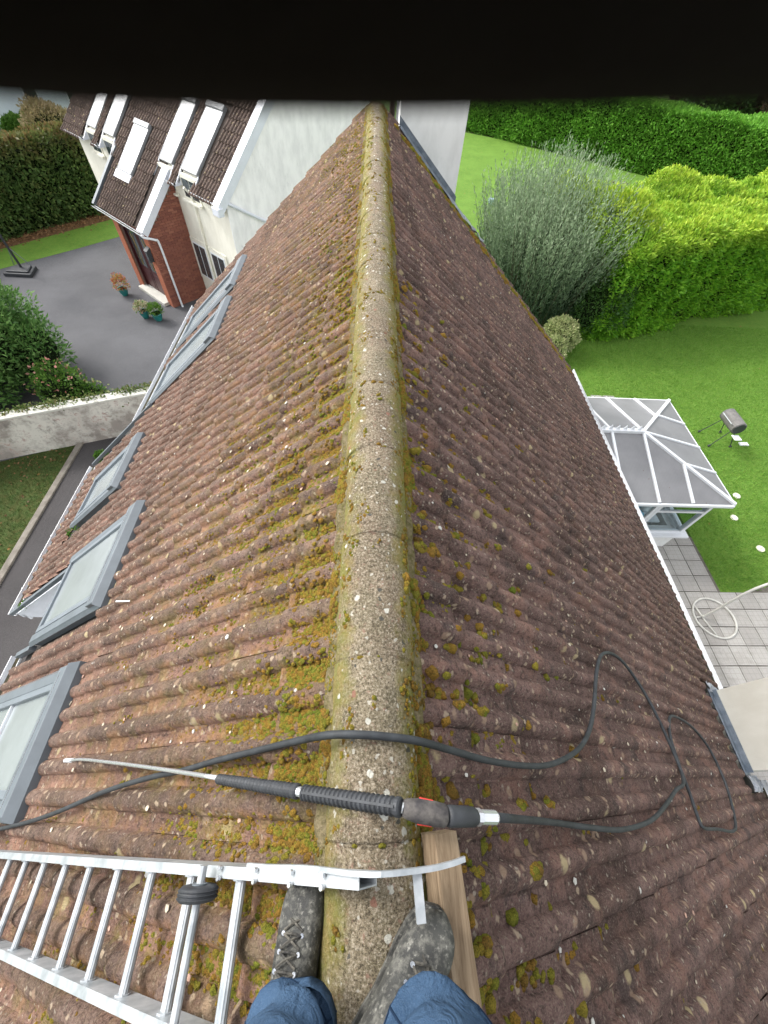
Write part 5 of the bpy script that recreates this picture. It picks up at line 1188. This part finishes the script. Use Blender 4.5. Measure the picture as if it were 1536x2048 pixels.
# ---- the hose, one run
def hs_(px, py, side, h=.055): return pslope(px, py, side, h)
hp = [C4, hs_(1100, 1644, 1, .06), hs_(1180, 1655, 1), hs_(1245, 1659, 1), hs_(1300, 1642, 1), hs_(1330, 1612, 1), hs_(1352, 1580, 1), hs_(1367, 1566, 1, .07),
      hs_(1358, 1530, 1, .05), hs_(1342, 1480, 1, .05), hs_(1338, 1445, 1, .05), hs_(1347, 1432, 1, .05), hs_(1385, 1455, 1, .05), hs_(1420, 1500, 1, .05), hs_(1452, 1570, 1, .05), hs_(1470, 1640, 1, .05), hs_(1466, 1662, 1, .05),
      hs_(1435, 1658, 1, .05), hs_(1408, 1656, 1, .05), hs_(1396, 1635, 1, .05), hs_(1375, 1575, 1, .06), hs_(1345, 1500, 1, .06), hs_(1300, 1405, 1, .06), hs_(1255, 1335, 1, .06), hs_(1225, 1308, 1, .06), hs_(1203, 1310, 1, .06),
      hs_(1193, 1345, 1, .06), hs_(1188, 1410, 1, .06), hs_(1178, 1462, 1, .06), hs_(1155, 1500, 1, .06), hs_(1110, 1526, 1, .068), hs_(1060, 1532, 1, .072), hs_(980, 1522, 1, .070), hs_(900, 1500, 1, .075),
      atD(835, 1482, 1.275), atD(760, 1472, 1.232), atD(700, 1469, 1.23), atD(650, 1471, 1.27), hs_(590, 1483, -1, .075), hs_(520, 1500, -1, .06), hs_(430, 1522, -1, .055), hs_(370, 1540, -1, .055), hs_(300, 1555, -1, .055), hs_(210, 1583, -1, .055), hs_(120, 1622, -1, .055), hs_(60, 1643, -1, .055), hs_(0, 1658, -1, .055), hs_(-90, 1680, -1, .05), hs_(-200, 1690, -1, .05)]
b = MB(); sp = smooth_path(hp, 6); b.tube(sp, .0108, 10); o = b.build('hose', M_hose, smooth=True); tag(o, 'black pressure hose looping over the right slope and across the ridge', 'hose')

# ================================================================= PERSON
pe = empty('person', 'person in blue jeans and muddy lace-up boots standing astride the ridge', 'person', (0, -.45, HC - 1.4)); base = Vector((0, -.45, HC - 1.4)); pM = Matrix.Translation(-base)
def W_(x, y, D): return Vector((x, y, HC - D))
def skin(name, chains, mat, parent, sub=2, rootv=0):
    """chains: list of [(pos, r or (rx, ry))...]; equal positions are merged so limbs join"""
    vs = []; rad = []; es = []; idx = {}
    for ch_ in chains:
        pv = None
        for p, r in ch_:
            key = tuple(round(q, 4) for q in p)
            if key not in idx: idx[key] = len(vs); vs.append(tuple(p)); rad.append(r if isinstance(r, tuple) else (r, r))
            i = idx[key]
            if pv is not None and pv != i: es.append((pv, i))
            pv = i
    me = bpy.data.meshes.new(name); me.from_pydata(vs, es, []); me.materials.append(mat); o = link(name, me, parent, pM)
    m_ = o.modifiers.new('skin', 'SKIN'); m_.use_smooth_shade = True
    if not me.skin_vertices: me.skin_vertices.new()
    for i, d in enumerate(me.skin_vertices[0].data): d.radius = rad[i]; d.use_root = (i == rootv)
    s_ = o.modifiers.new('sub', 'SUBSURF'); s_.levels = sub; s_.render_levels = sub; return o
M_skin = plain('skin', (.50, .30, .22), .55, .4, .08, 9)
def denim():
    t = NT('blue_denim', .9, .1); c = t.mix(t.ramp(t.noise(5, 6), (.35, 0), (.65, 1)), (.020, .042, .080), (.042, .078, .135)); f = t.noise(500, 3)
    c = t.mix(t.ramp(t.noise(3, 4), (.62, 0), (.8, .45)), c, (.07, .12, .19)); c = t.mix(t.ramp(f, (.5, 0), (.75, .35)), c, (.12, .17, .24)); return t.done(c, t.bump(t.noise(18, 5, dist=1.5), .8, .02, t.bump(f, .4, .002)))
M_denim = denim(); M_jacket = plain('dark_jacket', (.02, .023, .03), .8, .2, .2, 6)
M_glove = plain('black_glove', (.016, .014, .014), .95, .05, .2, 60); M_hair = plain('dark_hair', (.03, .02, .015), .7)
hip = W_(.01, -.62, .42); LA, RA_ = W_(-.105, -.455, 1.27), W_(.075, -.42, 1.25)
LK, RK = W_(-.145, -.47, .84), W_(.165, -.44, .84)
chest = W_(.0, -.60, .0); neckb = W_(0, -.575, -.13); neck = W_(0, -.545, -.20); headc = W_(0, -.51, -.27)
LE, RE = W_(-.32, -.42, .16), W_(.34, -.42, .16); LWr, RWr = W_(-.135, -.11, .005), W_(.102, -.20, .04)
skin('body', [[(hip, .13), (W_(0, -.62, .2), .12), (chest, (.15, .12)), (neckb, .075), (neck, .052), (headc, .055), (W_(0, -.495, -.31), .05)],
              [(hip, .13), (W_(-.10, -.60, .48), .09), (LK, .055), (LA, .04)], [(hip, .13), (W_(.11, -.60, .48), .09), (RK, .055), (RA_, .04)],
              [(chest, (.15, .12)), (W_(-.18, -.58, -.08), .05), (LE, .042), (LWr, .028)], [(chest, (.15, .12)), (W_(.18, -.58, -.08), .05), (RE, .042), (RWr, .028)]], M_skin, pe)
jk = MB(); jk.tube(smooth_path([W_(0, -.62, .50), W_(0, -.62, .36), W_(0, -.62, .16), W_(0, -.60, .0), W_(0, -.59, -.09), W_(0, -.575, -.15), W_(0, -.565, -.17)], 3), [.178, .178, .178, .172, .168, .165, .165, .168, .17, .172, .172, .168, .16, .145, .125, .10, .08, .07, .064][:19], 26)
for sx, e_, w_ in ((-1, LE, LWr), (1, RE, RWr)): jk.tube(smooth_path([W_(sx * .10, -.59, -.075), W_(sx * .18, -.58, -.06), e_.lerp(W_(sx * .18, -.58, -.06), .5) + Vector((sx * .01, -.01, 0)), e_, e_.lerp(w_, .5), w_], 4), [.075] * 3 + [.072] * 3 + [.066] * 3 + [.060] * 3 + [.054] * 4 + [.046] * 3 + [.040] * 2, 16)
jk.build('jacket', M_jacket, pe, True, M=pM)
hd = MB(); n = 18; vs = []
def prof(v, th):
    return 1
for j in range(13):
    ph = math.pi * j / 12
    for i in range(n):
        a = 2 * math.pi * i / n; x = .078 * math.sin(ph) * math.cos(a); y = .098 * math.sin(ph) * math.sin(a); z = .118 * math.cos(ph)
        if z < 0 and y > 0: y *= 1 + z * .8
        if abs(x) < .02 and y > .06 and -.035 < z < .02: y += .018
        vs.append(Vector((x, y, z)))
Hm = Matrix.Translation(W_(0, -.475, -.315)) @ Matrix.Rotation(R(-38), 4, 'X')
hd.add([Hm @ v for v in vs], [(j * n + i, j * n + (i + 1) % n, (j + 1) * n + (i + 1) % n, (j + 1) * n + i) for j in range(12) for i in range(n)]); head = hd.build('head', M_skin, pe, True, M=pM)
for sx in (-1, 1):
    e = MB(); e.tube([Hm @ Vector((sx * .030, .080, .012)), Hm @ Vector((sx * .030, .090, .012))], [.011, .006], 10); e.build('eye', M_wcl, head); e = MB(); e.tube([Hm @ Vector((sx * .074, -.01, .02)), Hm @ Vector((sx * .086, -.015, .0)), Hm @ Vector((sx * .076, -.005, -.03))], [.012, .016, .008], 8); e.build('ear', M_skin, head)
e = MB(); e.tube([Hm @ Vector((-.022, .080, -.052)), Hm @ Vector((0, .086, -.055)), Hm @ Vector((.022, .080, -.052))], .005, 6); e.build('mouth', plain('lips', (.35, .13, .11), .5), head)
hh = MB(); hh.add([Hm @ (Vector((v.x * 1.09, v.y * 1.07 - .008, v.z * 1.08 + .006))) for k, v in enumerate(vs) if k < 7 * n], [(j * n + i, j * n + (i + 1) % n, (j + 1) * n + (i + 1) % n, (j + 1) * n + i) for j in range(6) for i in range(n) if j < 4 or math.sin(2 * math.pi * (i + .5) / n) < .3]); hh.build('hair', M_hair, head, True)
# jeans: lofted legs with folds, hems resting on the boots
def leg(hem, kn, hipp, rh, rk, rt, side):
    b = MB(); pts = smooth_path([hem, hem.lerp(kn, .22) + Vector((0, .0, 0)), kn, kn.lerp(hipp, .5), hipp], 12); n = 28; vs = []; N = len(pts)
    for i, p in enumerate(pts):
        t_ = i / (N - 1); r = (rh + (rk - rh) * min(1, t_ / .4)) if t_ < .4 else rk + (rt - rk) * (t_ - .4) / .6
        for k in range(n):
            a = 2 * math.pi * k / n; f = .011 * math.exp(-t_ * 7) * math.sin(i * .9 + 2.1 * math.cos(a + side)) + .006 * math.exp(-t_ * 4) * math.sin(3 * a + i * .55) + .004 * math.sin(2 * a + i * .8)
            rr = r + f; vs.append(p + Vector((rr * math.cos(a), rr * 1.12 * math.sin(a), .012 * math.sin(a * 2 + side) * math.exp(-t_ * 12) - .02 * math.exp(-t_ * 14) * math.sin(a))))
    inner = [v + (pts[0] - v) * .06 + Vector((0, 0, .03)) for v in vs[:n]]; o0 = len(vs); vs += inner
    b.add(vs, [(i * n + k, i * n + (k + 1) % n, (i + 1) * n + (k + 1) % n, (i + 1) * n + k) for i in range(N - 1) for k in range(n)] + [((k + 1) % n, k, o0 + k, o0 + (k + 1) % n) for k in range(n)]); return b
jb = MB(); l1 = leg(W_(-.122, -.415, 1.19), W_(-.150, -.472, .86), W_(-.10, -.61, .44), .082, .080, .12, 0); l2 = leg(W_(.152, -.408, 1.10), W_(.190, -.475, .80), W_(.11, -.61, .44), .098, .092, .12, 1.7)
jb.add(l1.v, l1.f); jb.add(l2.v, l2.f); jb.tube([W_(0, -.62, .58), W_(0, -.625, .50), W_(0, -.625, .40), W_(0, -.62, .34)], [.10, .17, .175, .165], 24); jn = jb.build('jeans', M_denim, pe, True, M=pM)
M_seam = plain('jeans_seam', (.014, .028, .055), .9, .1, .3, 60)
for lg, ks in ((l1, (2, 12)), (l2, (3, 11))):
    for k in ks: q = MB(); q.tube([lg.v[i * 28 + k] for i in range(0, 40)], .0022, 5); q.build('seam', M_seam, jn)
    q = MB(); q.tube([lg.v[2 * 28 + k] for k in range(28)], .0016, 5, closed=True); q.build('hem_stitch', M_seam, jn)
# boots
def boot_mat(k=1):
    t = NT('muddy_black_leather', .7, .3); n1 = t.noise(48, 6, rough=.75); c = t.mix(t.ramp(t.noise(9, 4), (.35, 0), (.7, 1)), (.016 * k, .016 * k, .016 * k), (.055 * k, .055 * k, .050 * k))
    c = t.mix(t.ramp(n1, (.46, 0), (.70, .85)), c, (.20, .195, .17)); c = t.mix(t.ramp(t.noise(90, 4), (.58, 0), (.7, .6)), c, (.34, .33, .29)); return t.done(c, t.bump(n1, .6, .006), rough=t.ramp(n1, (.4, .5), (.6, .95)))
M_boot = boot_mat(); M_bootR = boot_mat(1.15)
def boot(toe, heel, roll, label, dusty=1.0, Ls=1.0):
    toe, heel = Vector(toe), Vector(heel); f = (toe - heel); L = f.length; f.normalize(); side_ = f.cross(Vector((0, 0, 1))).normalized(); up = side_.cross(f)
    Rm = Matrix.Rotation(roll, 3, f); side_ = Rm @ side_; up = Rm @ up
    def pt(x, y, z): return heel + f * y + side_ * x + up * z
    st_ = [(0, .036, .10), (.02, .044, .15), (.07, .048, .165), (.11, .048, .145), (.15, .051, .118), (.18, .054, .096), (.21, .056, .082), (.24, .055, .073), (.265, .050, .064), (.285, .038, .052), (.297, .018, .036), (.302, .006, .022)]
    n = 18; b = MB(); vs = []
    for y, w_, h_ in st_:
        for k in range(n):
            a = 2 * math.pi * k / n; cx, sz = math.cos(a), math.sin(a); z = h_ * (.5 + .5 * sz) if sz > -.6 else h_ * .2; x = w_ * math.copysign(abs(cx) ** .7, cx)
            if y < .13: x *= 1 - .25 * max(0, sz)
            vs.append(pt(x + .006 * (y / .3) ** 2, y * L / .30, .012 + z))
    N = len(st_); b.add(vs, [(i * n + k, i * n + (k + 1) % n, (i + 1) * n + (k + 1) % n, (i + 1) * n + k) for i in range(N - 1) for k in range(n)] + [tuple(range(n))[::-1], tuple((N - 1) * n + k for k in range(n))])
    sh = [pt(0, .062 * L / .3, .09), pt(0, .060 * L / .3, .14), pt(0, .055 * L / .3, .20), pt(0, .05 * L / .3, .235)]; b.tube(sh, [.052, .053, .055, .056], 18)
    bo = b.build('boot', M_boot if label == 'left' else M_bootR, pe, True, M=pM); s_ = bo.modifiers.new('s', 'SUBSURF'); s_.levels = 1; s_.render_levels = 1
    so_ = MB(); out = []
    for y, w_, h_ in st_: out.append((w_ * 1.01 + .006 * (y / .3) ** 2, y * L / .3))
    ring = [pt(x, y, .0) for x, y in out] + [pt(-x * .96 + .006, y, .0) for x, y in reversed(out)]; so_.poly_prism(ring, up * .022); so_.build('sole', M_bootR, bo)
    lc = MB(); ey = MB()
    for k in range(6):
        y = (.228 - k * .025) * L / .3; z = .078 + k * .0175; w_ = .023
        p0, p1 = pt(-w_, y, z), pt(w_, y - .004, z); q1 = pt(w_, y - .021, z + .0165); q0 = pt(-w_, y - .021, z + .0165)
        hv = up * .007 + f * .004
        lc.tube(smooth_path([p0, (p0 + q1) / 2 + hv, q1], 3), .0028, 5); lc.tube(smooth_path([p1, (p1 + q0) / 2 + hv * 1.3, q0], 3), .0028, 5); lc.tube([p0, (p0 + p1) / 2 + hv * .8, p1], .0028, 5)
        for p in (p0, p1): ey.tube([p - up * .002, p + up * .003 + f * .001], .0045, 8)
    lc.build('lace', stone_like('dirty_lace', (.03, .03, .03), (.13, .12, .10), 40), bo); ey.build('eyelet', M_leadold, bo)
    tg = MB(); tg.add([pt(-.024, .20, .078), pt(.024, .20, .078), pt(.024, .075, .178), pt(-.024, .075, .178)], [(0, 1, 2, 3)]); 
    return bo
boot(W_(-.118, -.185, 1.405), W_(-.110, -.485, 1.415), R(-16), 'left')
boot(W_(.198, -.240, 1.262), W_(.000, -.462, 1.272), R(4), 'right')

# ---- phone held in front of the chest, gloved hand whose finger strays over the lens
def C_(r, u, f_): return Vector((0, 0, HC)) + CR * r - CD * u + CF * f_
ph = empty('smartphone', 'dark smartphone held out in gloved hands above the ridge', 'phone', C_(-.02, -.06, -.008)); fM = Matrix.Translation(-C_(-.02, -.06, -.008))
b = MB(); vs = [C_(r, u, f_) for f_ in (-.011, -.0025) for u in (-.142, .016) for r in (-.055, .019)]; b.add(vs, [(0, 2, 3, 1), (4, 5, 7, 6), (0, 1, 5, 4), (2, 6, 7, 3), (0, 4, 6, 2), (1, 3, 7, 5)]); o = b.build('case', M_rubber, ph, M=fM); bevel(o, .002)
b = MB(); vs = [C_(r, u, -.0113) for u in (-.138, .012) for r in (-.052, .016)]; b.add(vs, [(0, 1, 3, 2)]); b.build('screen', M_glass_dark, ph, M=fM)
def glove(name, wr, palm, fingers, thumb):
    chains = [[(wr, .024), (palm, (.034, .016))]] + [[(palm, (.034, .016))] + [(p, r) for p, r in fg] for fg in fingers] + [[(palm, (.034, .016))] + [(p, r) for p, r in thumb]]
    return skin(name, chains, M_glove, pe, 2, 1)
glove('glove', C_(-.13, -.07, -.055), C_(-.088, -.045, -.018),
      [[(C_(-.066, -.040, .000), .009), (C_(-.052, -.042, .006), .008), (C_(-.036, -.044, .005), .007)],
       [(C_(-.068, -.062, .000), .009), (C_(-.052, -.064, .006), .008), (C_(-.034, -.066, .005), .007)],
       [(C_(-.072, -.085, -.002), .008), (C_(-.055, -.087, .005), .007), (C_(-.042, -.088, .005), .006)]],
      [(C_(-.075, -.03, -.022), .011), (C_(-.045, -.02, -.022), .009), (C_(-.025, -.015, -.021), .008)])
b = MB(); fp = smooth_path([C_(-.100, -.030, -.020), C_(-.085, .002, -.010), C_(-.062, .020, .000), C_(-.035, .0262, .0068), C_(-.012, .0247, .0078), C_(.008, .0245, .0078), C_(.028, .0255, .0076), C_(.043, .0282, .0060), C_(.050, .0292, .0048)], 6)
nn = len(fp); b.tube(fp, [.0115 if i < nn - 6 else .0115 * math.sqrt(max(.05, 1 - ((i - nn + 6) / 5.2) ** 2)) for i in range(nn)], 20); b.build('glove_finger', M_glove, pe, True, M=pM)
glove('glove', C_(.10, -.16, -.07), C_(.055, -.135, -.028),
      [[(C_(.036, -.11, -.004), .009), (C_(.020, -.112, .004), .008), (C_(.004, -.114, .004), .007)],
       [(C_(.036, -.13, -.004), .009), (C_(.018, -.132, .004), .008), (C_(.000, -.133, .004), .007)],
       [(C_(.038, -.150, -.004), .009), (C_(.020, -.152, .002), .008), (C_(.004, -.153, .002), .007)],
       [(C_(.042, -.170, -.006), .008), (C_(.026, -.172, .0), .007), (C_(.012, -.172, .0), .006)]],
      [(C_(.045, -.115, -.026), .011), (C_(.018, -.10, -.022), .009), (C_(.0, -.09, -.021), .008)])
